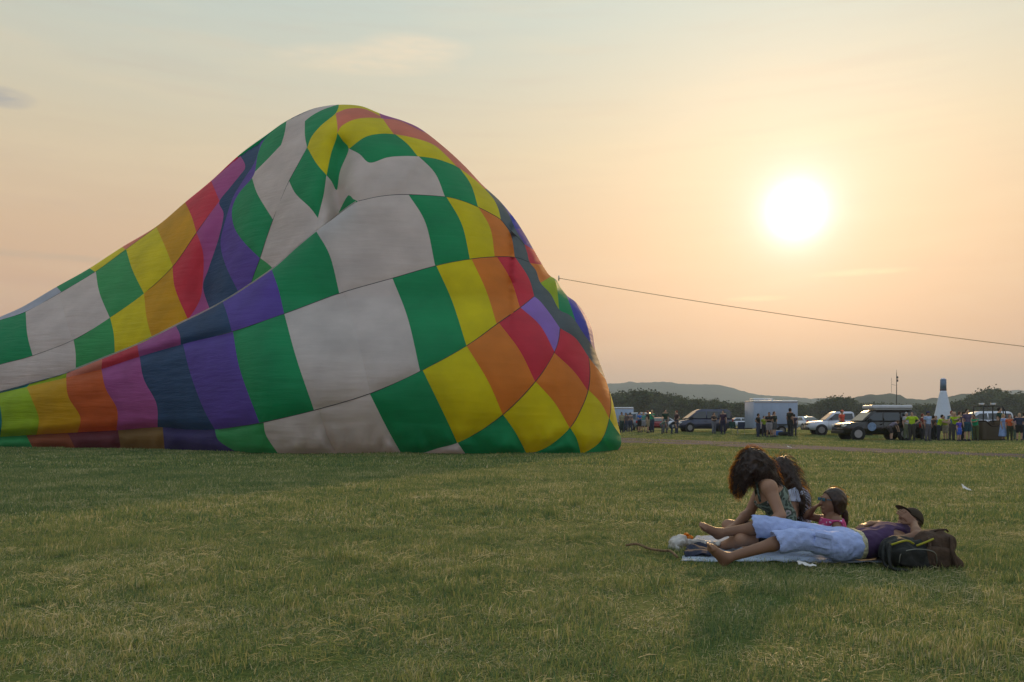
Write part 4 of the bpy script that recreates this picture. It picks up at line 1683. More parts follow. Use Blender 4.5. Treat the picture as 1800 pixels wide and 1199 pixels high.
sl_, sr_ = np.array(J["shL"]), np.array(J["shR"])
sdf_obj("tank_top", [p_ for i, p_ in enumerate(top_p) if i not in (6, 7)], H0, per, M_camo, grow=0.011, noise_amp=0.0022, noise_s=30,
        clips=[(np.array(J["pelvis"]) - np.array((0, 0, 0.05)), (0, 0, -1)), (ch_ + spn * 0.035, spn)])
for q in (sl_, sr_):
    a_ = q * 0.42 + np.array(J["neck"]) * 0.58
    f_dir = nrm(np.array((-0.75, 0, -0.45)))
    pts = [ch_ * 0.45 + q * 0.55 + f_dir * 0.125 - spn * 0.03, a_ + f_dir * 0.06 + spn * 0.02, a_ + spn * 0.052, a_ - f_dir * 0.07 + spn * 0.0, ch_ * 0.5 + q * 0.5 - f_dir * 0.115 - spn * 0.02]
    v, f = tube_vf([Vector(x) for x in catmull(pts, 0.02)], 0.011, 6)
    mesh_from("shoulder_strap", v, f, per, M_camo, True)
sdf_obj("shorts", p_torso(J, 0.94)[:2] + p_leg(J, "L", 0.93)[:2] + p_leg(J, "R", 0.93)[:2], H0, per, M_shorts, grow=0.013, noise_amp=0.003, noise_s=24,
        cuts=[ell(J["knL"], (0.15, 0.15, 0.15)), ell(J["knR"], (0.15, 0.15, 0.15))], clips=[(np.array(J["pelvis"]) + np.array((0, 0, 0.10)), (0, 0, 1))])
# hair mass
R_ = frame(hf, hu)
hp = [ell(head + np.array((0.02, 0, 0.03)), (0.125, 0.115, 0.14), None, 0.05),
      ell(head + np.array((0.10, 0, -0.03)), (0.11, 0.13, 0.13), None, 0.05),
      ell(head + np.array((0.17, -0.02, -0.12)), (0.065, 0.10, 0.09), None, 0.05),
      ell(head + np.array((-0.08, -0.03, -0.06)), (0.072, 0.10, 0.115), None, 0.05),
      ell(head + np.array((-0.10, -0.02, -0.14)), (0.040, 0.075, 0.06), None, 0.04)]
hair = sdf_obj("hair", hp, 0.0075, per, M_hair_dark, noise_amp=0.007, noise_s=36)
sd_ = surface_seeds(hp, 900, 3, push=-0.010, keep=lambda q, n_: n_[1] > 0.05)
strands("hair_locks", hair, M_rimlight_strand, sd_, 0.075, lambda p: (-0.25 if p.x < head[0] else 0.35, 0, -0.95), 0.010, r=0.0016, seed=4, turns=2.2)  # orange strands on the sun side paint the rim light
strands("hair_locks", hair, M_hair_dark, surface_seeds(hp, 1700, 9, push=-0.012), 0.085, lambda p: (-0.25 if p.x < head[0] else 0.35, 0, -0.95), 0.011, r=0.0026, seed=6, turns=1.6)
strands("hair_locks", hair, M_rimlight_strand, surface_seeds(hp, 700, 41, push=0.0, keep=lambda q, n_: abs(n_[1]) < 0.4 and n_[1] > -0.15 and n_[2] > -0.6), 0.06,
        lambda p: (-0.45 if p.x < head[0] - 0.05 else 0.4, 0, -0.6), 0.010, r=0.0017, seed=14, turns=1.6)  # rim light again, as orange strands round the outline of the dark hair
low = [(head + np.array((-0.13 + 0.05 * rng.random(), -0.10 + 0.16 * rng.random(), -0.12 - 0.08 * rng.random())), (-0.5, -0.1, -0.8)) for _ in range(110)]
strands("hair_locks", hair, M_rimlight_strand, low, 0.10, lambda p: (0.15, 0, -1), 0.012, r=0.0018, seed=8, turns=2.5)  # front tips also carry the painted orange rim light

# ================================================= woman with long straight hair behind
M_pale = mat("pale_blue_top", (0.55, 0.62, 0.80), rough=0.9, var=0.06, bump=0.3, bscale=30)
J = dict(pelvis=WP(1404, 930, 8.05), hpL=WP(1400, 932, 7.93), hpR=WP(1401, 931, 8.18), waist=WP(1407, 903, 8.05), chest=WP(1401, 876, 8.03), neck=WP(1384, 852, 8.02),
         shL=WP(1399, 865, 7.87), shR=WP(1393, 862, 8.21),
         knL=WP(1335, 928, 7.85), anL=WP(1300, 941, 8.1), toeL=WP(1280, 941, 8.15), knR=WP(1330, 922, 8.3), anR=WP(1345, 940, 8.05), toeR=WP(1362, 943, 7.95),
         elL=WP(1396, 906, 7.82), wrL=WP(1350, 918, 7.82), elR=WP(1372, 903, 8.28), wrR=WP(1345, 915, 8.2))
org = (J["pelvis"][0], J["pelvis"][1], 0.0)
head = WP(1371, 829, 8.0) - np.array(org)
per = thing("person", "woman with long straight dark hair and pale top sitting behind the curly haired woman", "person", org)
J = rel(J, org)
J["front"] = (-1, 0, -0.2)
J["soleL"] = nrm((-0.2, 0.8, -0.3)); J["soleR"] = nrm((0.2, -0.8, -0.4))
hf, hu = (-0.9, 0.1, -0.35), (-0.33, 0, 0.92)
body = p_torso(J, 0.92, True) + p_head(head, hf, hu, 0.92) + [cap(J["neck"], head - np.array(hu) * 0.04, 0.046, 0.045, 0.03)]
for S_ in "LR":
    body += p_arm(J, S_, 0.92) + p_leg(J, S_, 0.92) + p_foot(J, S_, 0.92)
body += p_hand(J["wrL"], J["elL"], (-0.9, 0.1, -0.25), (0, 0, -1), 0.92, 0.5) + p_hand(J["wrR"], J["elR"], (-0.9, -0.1, -0.25), (0, 0, -1), 0.92, 0.5, -1)
sdf_obj("body", body, 0.0085, per, M_skin)
nv = nrm(np.array(J["neck"]) - np.array(J["chest"]))
sdf_obj("top", p_torso(J, 0.92, True) + p_arm(J, "L", 0.92)[:2] + p_arm(J, "R", 0.92)[:2], 0.0085, per, M_pale, grow=0.013, noise_amp=0.0025, noise_s=26,
        clips=[(np.array(J["neck"]), nv), (np.array(J["pelvis"]) - np.array((0, 0, 0.06)), (0, 0, -1))], cuts=[ell(J["elL"], (0.13, 0.13, 0.13)), ell(J["elR"], (0.13, 0.13, 0.13))])
sdf_obj("shorts", p_torso(J, 0.92)[:1] + p_leg(J, "L", 0.92)[:2] + p_leg(J, "R", 0.92)[:2], 0.0085, per, M_shorts, grow=0.012,
        cuts=[ell(J["knL"], (0.14, 0.14, 0.14)), ell(J["knR"], (0.14, 0.14, 0.14))])
hp = [ell(head + np.array((0.02, 0, 0.02)), (0.105, 0.10, 0.125), None, 0.04), ell(head + np.array((0.070, -0.04, -0.07)), (0.085, 0.11, 0.14), None, 0.05),
      ell(head + np.array((0.115, -0.08, -0.18)), (0.065, 0.12, 0.13), None, 0.05),
      ell(head + np.array((0.145, -0.09, -0.29)), (0.050, 0.11, 0.12), None, 0.05)]
hair = sdf_obj("hair", hp, 0.0085, per, M_hair_dark, noise_amp=0.003, noise_s=50)
strands("hair_locks", hair, M_hair_dark, surface_seeds(hp, 500, 21, push=-0.006), 0.14, lambda p: (0.42, 0, -0.9), 0.0015, r=0.0026, seed=3, turns=0.7)
strands("hair_locks", hair, M_rimlight_strand, surface_seeds(hp, 380, 22, push=-0.004, keep=lambda q, n_: n_[2] > -0.3 and n_[0] > -0.5 and n_[1] > -0.15), 0.13, lambda p: (0.42, 0, -0.9), 0.002, r=0.0014, seed=5, turns=0.7)  # painted rim light: orange strands over the dark hair, towards the sun

# ================================================= child in a pink top
M_pink = bpy.data.materials.new("pink_print_top")
M_pink.use_nodes = True
t = M_pink.node_tree
tcn = N(t, "ShaderNodeTexCoord")
nn = N(t, "ShaderNodeTexVoronoi"); nn.inputs["Scale"].default_value = 26
L(t, tcn.outputs["Object"], nn.inputs[0])
cr_ = ramp(t, nn.outputs["Distance"], [(0.0, (0.75, 0.62, 0.80, 1)), (0.28, (0.62, 0.07, 0.24, 1))], "CONSTANT")
L(t, cr_, t.nodes["Principled BSDF"].inputs["Base Color"])
t.nodes["Principled BSDF"].inputs["Roughness"].default_value = 0.85
s_ = 0.80
J = dict(pelvis=WP(1466, 945, 7.62), hpL=WP(1462, 947, 7.52), hpR=WP(1462, 945, 7.72), waist=WP(1466, 936, 7.64), chest=WP(1462, 924, 7.64), neck=WP(1462, 909, 7.62),
         shL=WP(1470, 916, 7.50), shR=WP(1452, 914, 7.77),
         knL=WP(1420, 940, 7.45), anL=WP(1405, 951, 7.62), toeL=WP(1388, 952, 7.66), knR=WP(1425, 938, 7.82), anR=WP(1432, 950, 7.66), toeR=WP(1448, 953, 7.6),
         elL=WP(1472, 934, 7.40), wrL=WP(1448, 938, 7.44), elR=WP(1418, 907, 7.80), wrR=WP(1431, 893, 7.70))
org = (J["pelvis"][0], J["pelvis"][1], 0.0)
head = WP(1462, 882, 7.62) - np.array(org)
per = thing("person", "child in pink patterned top with dark ponytail and blue sunglasses, hand at face", "person", org)
J = rel(J, org)
J["soleL"] = nrm((-0.2, 0.8, -0.3)); J["soleR"] = nrm((0.2, -0.8, -0.4))
hf, hu = (-0.95, -0.18, 0.10), (0.08, 0, 1)
body = p_torso(J, s_) + p_head(head, hf, hu, 1.0) + [cap(J["neck"], head - np.array(hu) * 0.05, 0.040, 0.038, 0.025)]
for S_ in "LR":
    body += p_arm(J, S_, s_) + p_leg(J, S_, s_) + p_foot(J, S_, s_)
body += p_hand(J["wrR"], J["elR"], (0.75, -0.2, 0.6), (0.6, -0.2, -0.6), s_, 0.5) + p_hand(J["wrL"], J["elL"], (-0.9, 0.1, -0.2), (0, 0, -1), s_, 0.5)
sdf_obj("body", body, 0.0075, per, M_skin2)
sdf_obj("top", p_torso(J, s_) + p_arm(J, "L", s_)[:2] + p_arm(J, "R", s_)[:2], 0.0075, per, M_pink, grow=0.012, noise_amp=0.002, noise_s=30,
        clips=[(np.array(J["neck"]) - np.array((0, 0, 0.008)), (0, 0, 1))], cuts=[ell(J["elL"], (0.09, 0.09, 0.09)), ell(J["elR"], (0.13, 0.13, 0.13))])
sdf_obj("shorts", p_torso(J, s_)[:1] + p_leg(J, "L", s_)[:2] + p_leg(J, "R", s_)[:2], 0.009, per, M_shorts, grow=0.012)
R_ = frame(hf, hu)
hp = [ell(head - R_[1] * 0.022 + R_[2] * 0.008, np.array((0.104, 0.114, 0.122)), R_, 0.03), ell(head - R_[1] * 0.05 - R_[2] * 0.06, np.array((0.08, 0.065, 0.06)), R_, 0.03)]
hair = sdf_obj("hair", hp, 0.0075, per, M_hair_dark, noise_amp=0.002, noise_s=60, clips=[(head + R_[1] * 0.050 + R_[2] * 0.02, nrm(R_[1] - 0.45 * R_[2]))])
pt = head - R_[1] * 0.115 - R_[2] * 0.055
sdf_obj("ponytail", [ell(pt, (0.028, 0.028, 0.028), None, 0.02), ell(pt + np.array((0.018, 0, -0.05)), (0.030, 0.030, 0.055), None, 0.02), ell(pt + np.array((0.028, 0, -0.11)), (0.020, 0.022, 0.05), None, 0.02)], 0.006, hair, M_hair_dark,
        noise_amp=0.002, noise_s=60)
strands("hair_locks", hair, M_rimlight_strand, surface_seeds(hp, 330, 31, push=-0.003, keep=lambda q, n_: np.dot(n_, R_[1]) < 0.45 and n_[2] > -0.4 and n_[1] > -0.1), 0.05, lambda p: tuple(-R_[1] * 0.8 - R_[2] * 0.5), 0.001, r=0.0012, seed=15, turns=0.5)  # child's dark hair edged with strands in the painted rim-light orange
M_lens = mat("sunglass_lens", (0.03, 0.10, 0.15), rough=0.12, var=0.0, spec=0.8)
bm = bmesh.new()
Rm = Matrix(((R_[0][0], R_[1][0], R_[2][0]), (R_[0][1], R_[1][1], R_[2][1]), (R_[0][2], R_[1][2], R_[2][2]))).to_4x4()
for q in (-1, 1):
    add_box(bm, head + R_[1] * 0.102 + R_[2] * 0.014 + R_[0] * q * 0.033, (0.046, 0.008, 0.030), Rm, 0.003)
    add_box(bm, head + R_[1] * 0.045 + R_[2] * 0.018 + R_[0] * q * 0.073, (0.006, 0.10, 0.008), Rm, 0.0)
add_box(bm, head + R_[1] * 0.098 + R_[2] * 0.02, (0.02, 0.006, 0.006), Rm, 0.0)
bm_obj("sunglasses", bm, per, M_lens, False)

# ================================================= bags and litter
M_black = mat("black_nylon", (0.016, 0.018, 0.016), rough=0.75, var=0.3, scale=20, bump=0.4, bscale=40)
M_yel = mat("yellow_piping", (0.33, 0.31, 0.02), rough=0.7, var=0.1)
o = W(1604, 1003, 6.33); o.z = 0
bag = thing("backpack", "black backpack with bright yellow trim lying under the reclining person's shoulders", "backpack", o)
Rb = frame((-0.1, 1, 0), (0.12, 0, 1))
sdf_obj("bag_body", [rbox((0, 0.12, 0.115), (0.175, 0.125, 0.11), Rb, 0.09, 0.04), rbox((0.02, -0.005, 0.085), (0.14, 0.04, 0.07), Rb, 0.035, 0.03)], 0.01, bag, M_black, noise_amp=0.009, noise_s=24)
for (a, b, c) in (((-0.16, 0.0, 0.19), (-0.06, -0.03, 0.225), (0.0, -0.02, 0.20)), ((0.02, -0.02, 0.185), (0.09, -0.03, 0.215), (0.15, -0.01, 0.235))):
    v, f = tube_vf([Vector(x) for x in catmull([a, b, c], 0.02)], 0.008, 6)
    mesh_from("piping", v, f, bag, M_yel, True)
for q in (0.0, 0.10):
    v, f = tube_vf([Vector(x) for x in catmull([(-0.15, 0.02 + q, 0.20), (-0.20, -0.06 + q, 0.12), (-0.19, -0.09 + q, 0.03), (-0.08, -0.10, 0.015)], 0.02)], 0.011, 6)
    mesh_from("strap", v, f, bag, M_black, True)
mesh_from("zip", *tube_vf([Vector(x) for x in catmull([(-0.12, -0.045, 0.06), (-0.10, -0.052, 0.14), (0.02, -0.052, 0.165), (0.14, -0.05, 0.14), (0.16, -0.045, 0.06)], 0.02)], 0.004, 5), bag, mat("zip_metal", (0.25, 0.25, 0.22), rough=0.4, metal=0.8, var=0.1), True)
M_brown = mat("brown_canvas", (0.075, 0.045, 0.028), rough=0.9, var=0.3, scale=14, bump=0.5, bscale=35)
o = W(1652, 1003, 6.34); o.z = 0
bag = thing("backpack", "round topped brown canvas backpack standing at the right end of the group", "backpack", o)
sdf_obj("bag_body", [rbox((0, 0.11, 0.13), (0.145, 0.11, 0.13), Rb, 0.09, 0.03), ell((0.02, 0.11, 0.19), (0.135, 0.11, 0.10), None, 0.04), cap((0.08, 0.06, 0.12), (0.165, 0.04, 0.035), 0.05, 0.03, 0.03)],
        0.01, bag, M_brown, noise_amp=0.009, noise_s=24)
sdf_obj("front_pocket", [rbox((-0.02, -0.015, 0.10), (0.095, 0.03, 0.075), Rb, 0.028, 0.02)], 0.009, bag, M_brown, noise_amp=0.002, noise_s=30)
v, f = tube_vf([Vector(x) for x in catmull([(-0.03, 0.02, 0.285), (-0.01, 0.0, 0.300), (0.05, 0.0, 0.300), (0.07, 0.02, 0.285)], 0.02)], 0.008, 6)
mesh_from("handle", v, f, bag, M_brown, True)
for q in (-0.07, 0.09):
    v, f = tube_vf([Vector(x) for x in catmull([(q, 0.005, 0.245), (q - 0.02, -0.035, 0.16), (q, -0.05, 0.06), (q + 0.03, -0.02, 0.02)], 0.02)], 0.011, 6)
    mesh_from("strap", v, f, bag, M_brown, True)

M_bag = mat("white_plastic", (0.72, 0.70, 0.66), rough=0.5, var=0.15, scale=18, trans=0.25, bump=0.5, bscale=30)
Yb_ = 7.35
o = W(1215, 966, Yb_); o.z = 0
P = [ell(WP(1188, 955, Yb_) - np.array(o), (0.055, 0.10, 0.05), None, 0.02), ell(WP(1198, 948, Yb_) - np.array(o), (0.04, 0.08, 0.045), None, 0.02),
     cap(WP(1195, 955, Yb_) - np.array(o), WP(1226, 954, Yb_) - np.array(o), 0.035, 0.028, 0.02), cap(WP(1226, 954, Yb_) - np.array(o), WP(1264, 955, Yb_ - 0.1) - np.array(o), 0.03, 0.014, 0.02),
     cap(WP(1180, 960, Yb_) - np.array(o), WP(1192, 966, Yb_ - 0.1) - np.array(o), 0.03, 0.02, 0.02)]
b_ = sdf_obj("plastic_bag", P, 0.008, None, M_bag, noise_amp=0.009, noise_s=48)
b_.location = o
tag(b_, "crumpled white plastic bag at the left end of the blanket", "bag")
o = W(1213, 945, 7.4)
w_ = sdf_obj("wrapper", [ell((0, 0, 0), (0.03, 0.035, 0.018), None, 0.01), ell((-0.03, 0.01, 0.02), (0.02, 0.02, 0.02), None, 0.01)], 0.005, None,
             mat("orange_foil", (0.75, 0.28, 0.02), rough=0.35, var=0.25, scale=40, trans=0.4), noise_amp=0.007, noise_s=90)
w_.location = o
tag(w_, "small crumpled orange wrapper on top of the white plastic bag", "wrapper")
q = [W(1203, 984, EYE * FOC / (984 - HORIZON)), W(1262, 984, EYE * FOC / (984 - HORIZON)), W(1256, 969, 7.27), W(1206, 969, 7.27)]
for p_ in q:
    p_.z = 0
tag(cloth_sheet("folded_jacket", q, 22, 14, mat("navy_cloth", (0.02, 0.025, 0.05), rough=0.9, var=0.2), 0.045, 8.0, None, 0.008, 0.03),
    "dark navy cloth lying in front of the white plastic bag", "cloth")
M_stick = mat("bark", (0.17, 0.11, 0.055), rough=0.9, var=0.4, scale=40)
pts = [W(x, y, EYE * FOC / (y + 3 - HORIZON)) for x, y in ((1100, 966), (1120, 966), (1142, 970), (1164, 976), (1178, 979), (1191, 985))]
for i, p_ in enumerate(pts):
    p_.z = 0.05 + 0.012 * math.sin(i * 2.1)
v, f = tube_vf([Vector(x) for x in catmull([tuple(p_) for p_ in pts], 0.02)], 0.011, 7)
tag(mesh_from("stick", v, f, None, M_stick, True), "thin brown stick lying in the grass left of the plastic bag", "stick")


def paper(name, label, px, py, size, seed, m):
    Y = EYE * FOC / (py - HORIZON)
    V, F = [], []
    n = 6
    r_ = random.Random(seed)
    for j in range(n + 1):
        for i in range(n + 1):
            u, v = i / n - 0.5, j / n - 0.5
            V.append((u * size[0], v * size[1] * 0.5, size[2] * (0.5 - u) * (0.35 + 0.65 * (j / n)) + 0.02 * noise.noise(Vector((u * 4, v * 4, seed)))))
    for j in range(n):
        for i in range(n):
            k = j * (n + 1) + i
            F.append((k, k + 1, k + n + 2, k + n + 1))
    o = mesh_from(name, V, F, None, m, False)
    p = W(px, py, Y)
    o.location = (p.x, p.y, 0.03)
    md = o.modifiers.new("thickness", "SOLIDIFY"); md.thickness = 0.002
    tag(o, label, "litter")
    return o


M_paper = mat("white_paper", (0.78, 0.76, 0.72), rough=0.8, var=0.05)
paper("paper_scrap", "small white triangular paper scrap alone in the grass at the right", 1700, 866, (0.15, 0.12, 0.11), 4, M_paper)
paper("paper_scrap", "crumpled pale paper lying in the grass in front of the reclining person's thigh", 1418, 1001, (0.13, 0.1, 0.03), 9, M_paper)
paper("paper_scrap", "tiny pale scrap lying on the gravel track behind the picnic group", 1388, 788, (0.2, 0.15, 0.08), 6, M_paper)
# ------------------------------------------------------------------ trees beyond the vehicles
M_leaf = mat("tree_leaves", (0.055, 0.075, 0.025), rough=0.8, var=0.55, scale=0.35, trans=0.25, spec=0.15)
M_bark = mat("tree_bark", (0.07, 0.05, 0.035), rough=0.95, var=0.3, scale=3)


def tree_meshes(seed, lobes, n, leaf):
    """trunk with limbs, and a crown of leaf clumps spread through uneven lobes; unit height about 12 m"""
    r_ = np.random.default_rng(seed)
    V, F = [], []
    L_ = []
    for (x, y, z, a, b) in lobes:
        L_.append((np.array((x, y, z)), a, b))
    vol = np.array([a * a * b for _, a, b in L_]); vol = vol / vol.sum()
    for i in range(n):
        c, a, b = L_[int(r_.choice(len(L_), p=vol))]
        d = nrm(r_.normal(size=3))
        rr = r_.random() ** 0.28 * (1 + 0.17 * r_.normal())
        p = c + d * np.array((a, a, b)) * rr
        s = leaf * r_.uniform(0.5, 1.4)
        u = nrm(r_.normal(size=3)); v = nrm(np.cross(u, r_.normal(size=3)))
        k = len(V)
        V += [p - u * s - v * s * 0.5, p + u * s * 0.9 - v * s * 0.6, p + u * s * 0.7 + v * s * 0.7, p - u * s * 0.5 + v * s * 0.8]
        F += [(k, k + 1, k + 2), (k, k + 2, k + 3)]
    cm = bpy.data.meshes.new("crown"); cm.from_pydata([tuple(q) for q in V], [], F); cm.materials.append(M_leaf)
    parts = [tube_vf([(0, 0, -0.3), (0.1, 0, 2.0), (0.0, 0.1, 5.0), (0.1, 0, 8.0)], [0.38, 0.30, 0.2, 0.08], 7)]
    for c, a, b in L_:
        z0 = min(5.5, max(1.6, c[2] * 0.5))
        parts.append(tube_vf([(0, 0, z0), tuple(c * np.array((0.5, 0.5, 1)) * np.array((1, 1, 0)) + np.array((0, 0, (z0 + c[2]) / 2))), tuple(c)], [0.15, 0.1, 0.04], 5))
    v, f = merge(parts)
    tm = bpy.data.meshes.new("trunk"); tm.from_pydata([tuple(q) for q in v], [], f); tm.materials.append(M_bark)
    return tm, cm


TREES = []
for sd in range(5):
    r_ = random.Random(100 + sd)
    lobes = [(0, 0, 7.2, 3.1, 3.8)]
    for i in range(9):
        a_ = r_.random() * 6.28
        d_ = r_.uniform(1.6, 3.4)
        z_ = r_.uniform(2.2, 9.2)
        s_ = r_.uniform(1.2, 2.3) * (1.1 if z_ < 7 else 0.85)
        lobes.append((math.cos(a_) * d_ * (1 if z_ < 7 else 0.6), math.sin(a_) * d_, z_, s_, s_ * r_.uniform(0.7, 1.0)))
    TREES.append(tree_meshes(40 + sd, lobes, 3600, 0.33))

TOP = [(560, 700), (800, 702), (1000, 700), (1075, 693), (1092, 688), (1110, 686), (1130, 686), (1160, 691), (1175, 694), (1200, 697), (1225, 701), (1258, 703),
       (1290, 706), (1330, 707), (1360, 709), (1400, 709), (1430, 711), (1448, 702), (1470, 695), (1490, 700), (1510, 708), (1560, 708), (1600, 711), (1650, 710), (1690, 705),
       (1715, 692), (1745, 682), (1765, 688), (1790, 691), (1815, 696), (1900, 700), (2300, 705)]
r_ = random.Random(77)
x = 1010.0
while x < 2050:
    py = np.interp(x, [q[0] for q in TOP], [q[1] for q in TOP]) + r_.uniform(-1.0, 2.5)
    Y = r_.uniform(330, 430)
    p = W(x, 742, Y)
    H_ = (HORIZON - py) / FOC * Y + EYE - 0.28
    tm, cm = TREES[r_.randrange(5)]
    if x < 1168 and x > 1080:
        lab = "tall dark tree in the dense clump at the left end of the tree line"
    elif 1715 < x < 1772:
        lab = "tall rounded dark tree rising behind the balloon basket"
    elif 1452 < x < 1492:
        lab = "dark rounded tree standing behind the white pickup"
    else:
        lab = "dark leafy tree in the long low tree line beyond the parked vehicles"
    t_ = thing("tree", lab, "tree", (p.x, Y, 0.2), r_.random() * 6.28, "trees in the line beyond the showground")
    s_ = H_ / 11.0
    t_.scale = (s_ * r_.uniform(0.95, 1.3), s_ * r_.uniform(0.95, 1.3), s_)
    link("trunk", tm, t_)
    link("crown", cm, t_)
    x += r_.uniform(9, 17) * (1.7 if x < 1060 else 1)

# ------------------------------------------------------------------ vehicles
M_glass = mat("vehicle_glass", (0.035, 0.045, 0.05), rough=0.08, var=0.0, spec=0.8)
M_tyre = mat("tyre_rubber", (0.02, 0.02, 0.02), rough=0.9, var=0.2)
M_rim = mat("wheel_rim", (0.35, 0.35, 0.37), rough=0.35, metal=0.9, var=0.05)
M_trim = mat("black_trim", (0.02, 0.02, 0.022), rough=0.6, var=0.1)
M_lamp = mat("headlight_glass", (0.7, 0.7, 0.68), rough=0.15, var=0.0, spec=0.8)
M_red = mat("tail_light", (0.35, 0.01, 0.01), rough=0.25, var=0.0)


def paint(nm, c):
    return mat("paint_" + nm, c, rough=0.25, var=0.05, scale=2, coat=0.6)


def disc(bm, c, r, w, seg=20, bev=0.0):
    q = bmesh.ops.create_cone(bm, cap_ends=True, segments=seg, radius1=r, radius2=r, depth=w)
    m = Matrix.Translation(c) @ Matrix.Rotation(rad(90), 4, "X")
    for v in q["verts"]:
        v.co = m @ v.co


def extrude_profile(bm, prof, half):
    """side profile (x, z[, inset]) extruded across the width; inset narrows the section there"""
    Lf = [bm.verts.new((p[0], half - (p[2] if len(p) > 2 else 0), p[1])) for p in prof]
    Rt = [bm.verts.new((p[0], -half + (p[2] if len(p) > 2 else 0), p[1])) for p in prof]
    bm.faces.new(Lf); bm.faces.new(list(reversed(Rt)))
    n = len(prof)
    for i in range(n):
        bm.faces.new((Lf[i], Rt[i], Rt[(i + 1) % n], Lf[(i + 1) % n]))


KINDS = {
    # body lower profile, cabin profile (x,z,inset), side windows [(quad)], wheel x, wheel radius, half width
    "minivan": dict(body=[(-2.35, .38), (-2.4, .75), (-2.35, 1.0), (1.15, 1.0), (2.15, .86), (2.38, .70), (2.4, .36), (1.9, .26), (-1.9, .26)],
                    cab=[(-2.32, 1.0, 0.02), (-2.2, 1.62, .16), (-1.9, 1.78, .2), (.35, 1.78, .2), (.75, 1.66, .18), (1.75, 1.0, .02)],
                    win=[[(-2.15, 1.08), (-1.15, 1.08), (-1.15, 1.58), (-2.05, 1.58)], [(-1.05, 1.08), (-.05, 1.08), (-.05, 1.60), (-1.05, 1.60)], [(.05, 1.08), (1.45, 1.08), (.7, 1.56), (.05, 1.60)]],
                    wh=(-1.45, 1.5), r=.35, hw=.96, ws=((1.75, 1.02), (.76, 1.65)), rear=((-2.32, 1.02), (-2.21, 1.60))),
    "sedan": dict(body=[(-2.2, .4), (-2.25, .72), (-2.15, .95), (-1.3, .98), (1.0, .95), (2.0, .8), (2.22, .62), (2.25, .36), (1.8, .26), (-1.8, .26)],
                  cab=[(-1.75, .96, .03), (-1.0, 1.36, .2), (-.6, 1.43, .22), (.35, 1.43, .22), (1.2, .95, .03)],
                  win=[[(-1.35, 1.0), (-.3, 1.0), (-.3, 1.34), (-.95, 1.34)], [(-.2, 1.0), (.95, 1.0), (.35, 1.34), (-.2, 1.34)]],
                  wh=(-1.35, 1.4), r=.32, hw=.88, ws=((1.2, .98), (.38, 1.41)), rear=((-1.75, .98), (-1.0, 1.35))),
    "suv": dict(body=[(-2.3, .45), (-2.35, .8), (-2.3, 1.12), (1.05, 1.12), (2.1, 1.02), (2.3, .85), (2.32, .42), (1.85, .34), (-1.85, .34)],
                cab=[(-2.27, 1.12, .02), (-2.12, 1.72, .15), (-1.85, 1.82, .18), (.25, 1.82, .18), (.5, 1.74, .16), (1.2, 1.12, .02)],
                win=[[(-2.05, 1.19), (-1.2, 1.19), (-1.2, 1.66), (-1.98, 1.66)], [(-1.1, 1.19), (-.15, 1.19), (-.15, 1.68), (-1.1, 1.68)], [(-.05, 1.19), (.95, 1.19), (.42, 1.66), (-.05, 1.68)]],
                wh=(-1.4, 1.45), r=.39, hw=.97, ws=((1.2, 1.14), (.51, 1.73)), rear=((-2.27, 1.14), (-2.13, 1.70))),
    "pickup": dict(body=[(-2.75, .5), (-2.78, .8), (-2.75, 1.15), (-.75, 1.15), (-.75, 1.12), (1.35, 1.12), (2.45, 1.02), (2.68, .88), (2.7, .48), (2.2, .38), (-2.2, .38)],
                   cab=[(-.74, 1.14, .02), (-.66, 1.75, .15), (-.5, 1.82, .17), (.55, 1.82, .17), (.78, 1.75, .16), (1.5, 1.12, .02)],
                   win=[[(-.6, 1.2), (.05, 1.2), (.05, 1.67), (-.55, 1.67)], [(.14, 1.2), (1.22, 1.2), (.7, 1.66), (.14, 1.68)]],
                   wh=(-1.75, 1.75), r=.40, hw=.98, ws=((1.5, 1.14), (.79, 1.74)), rear=((-.75, 1.2), (-.67, 1.7)), bed=True),
}


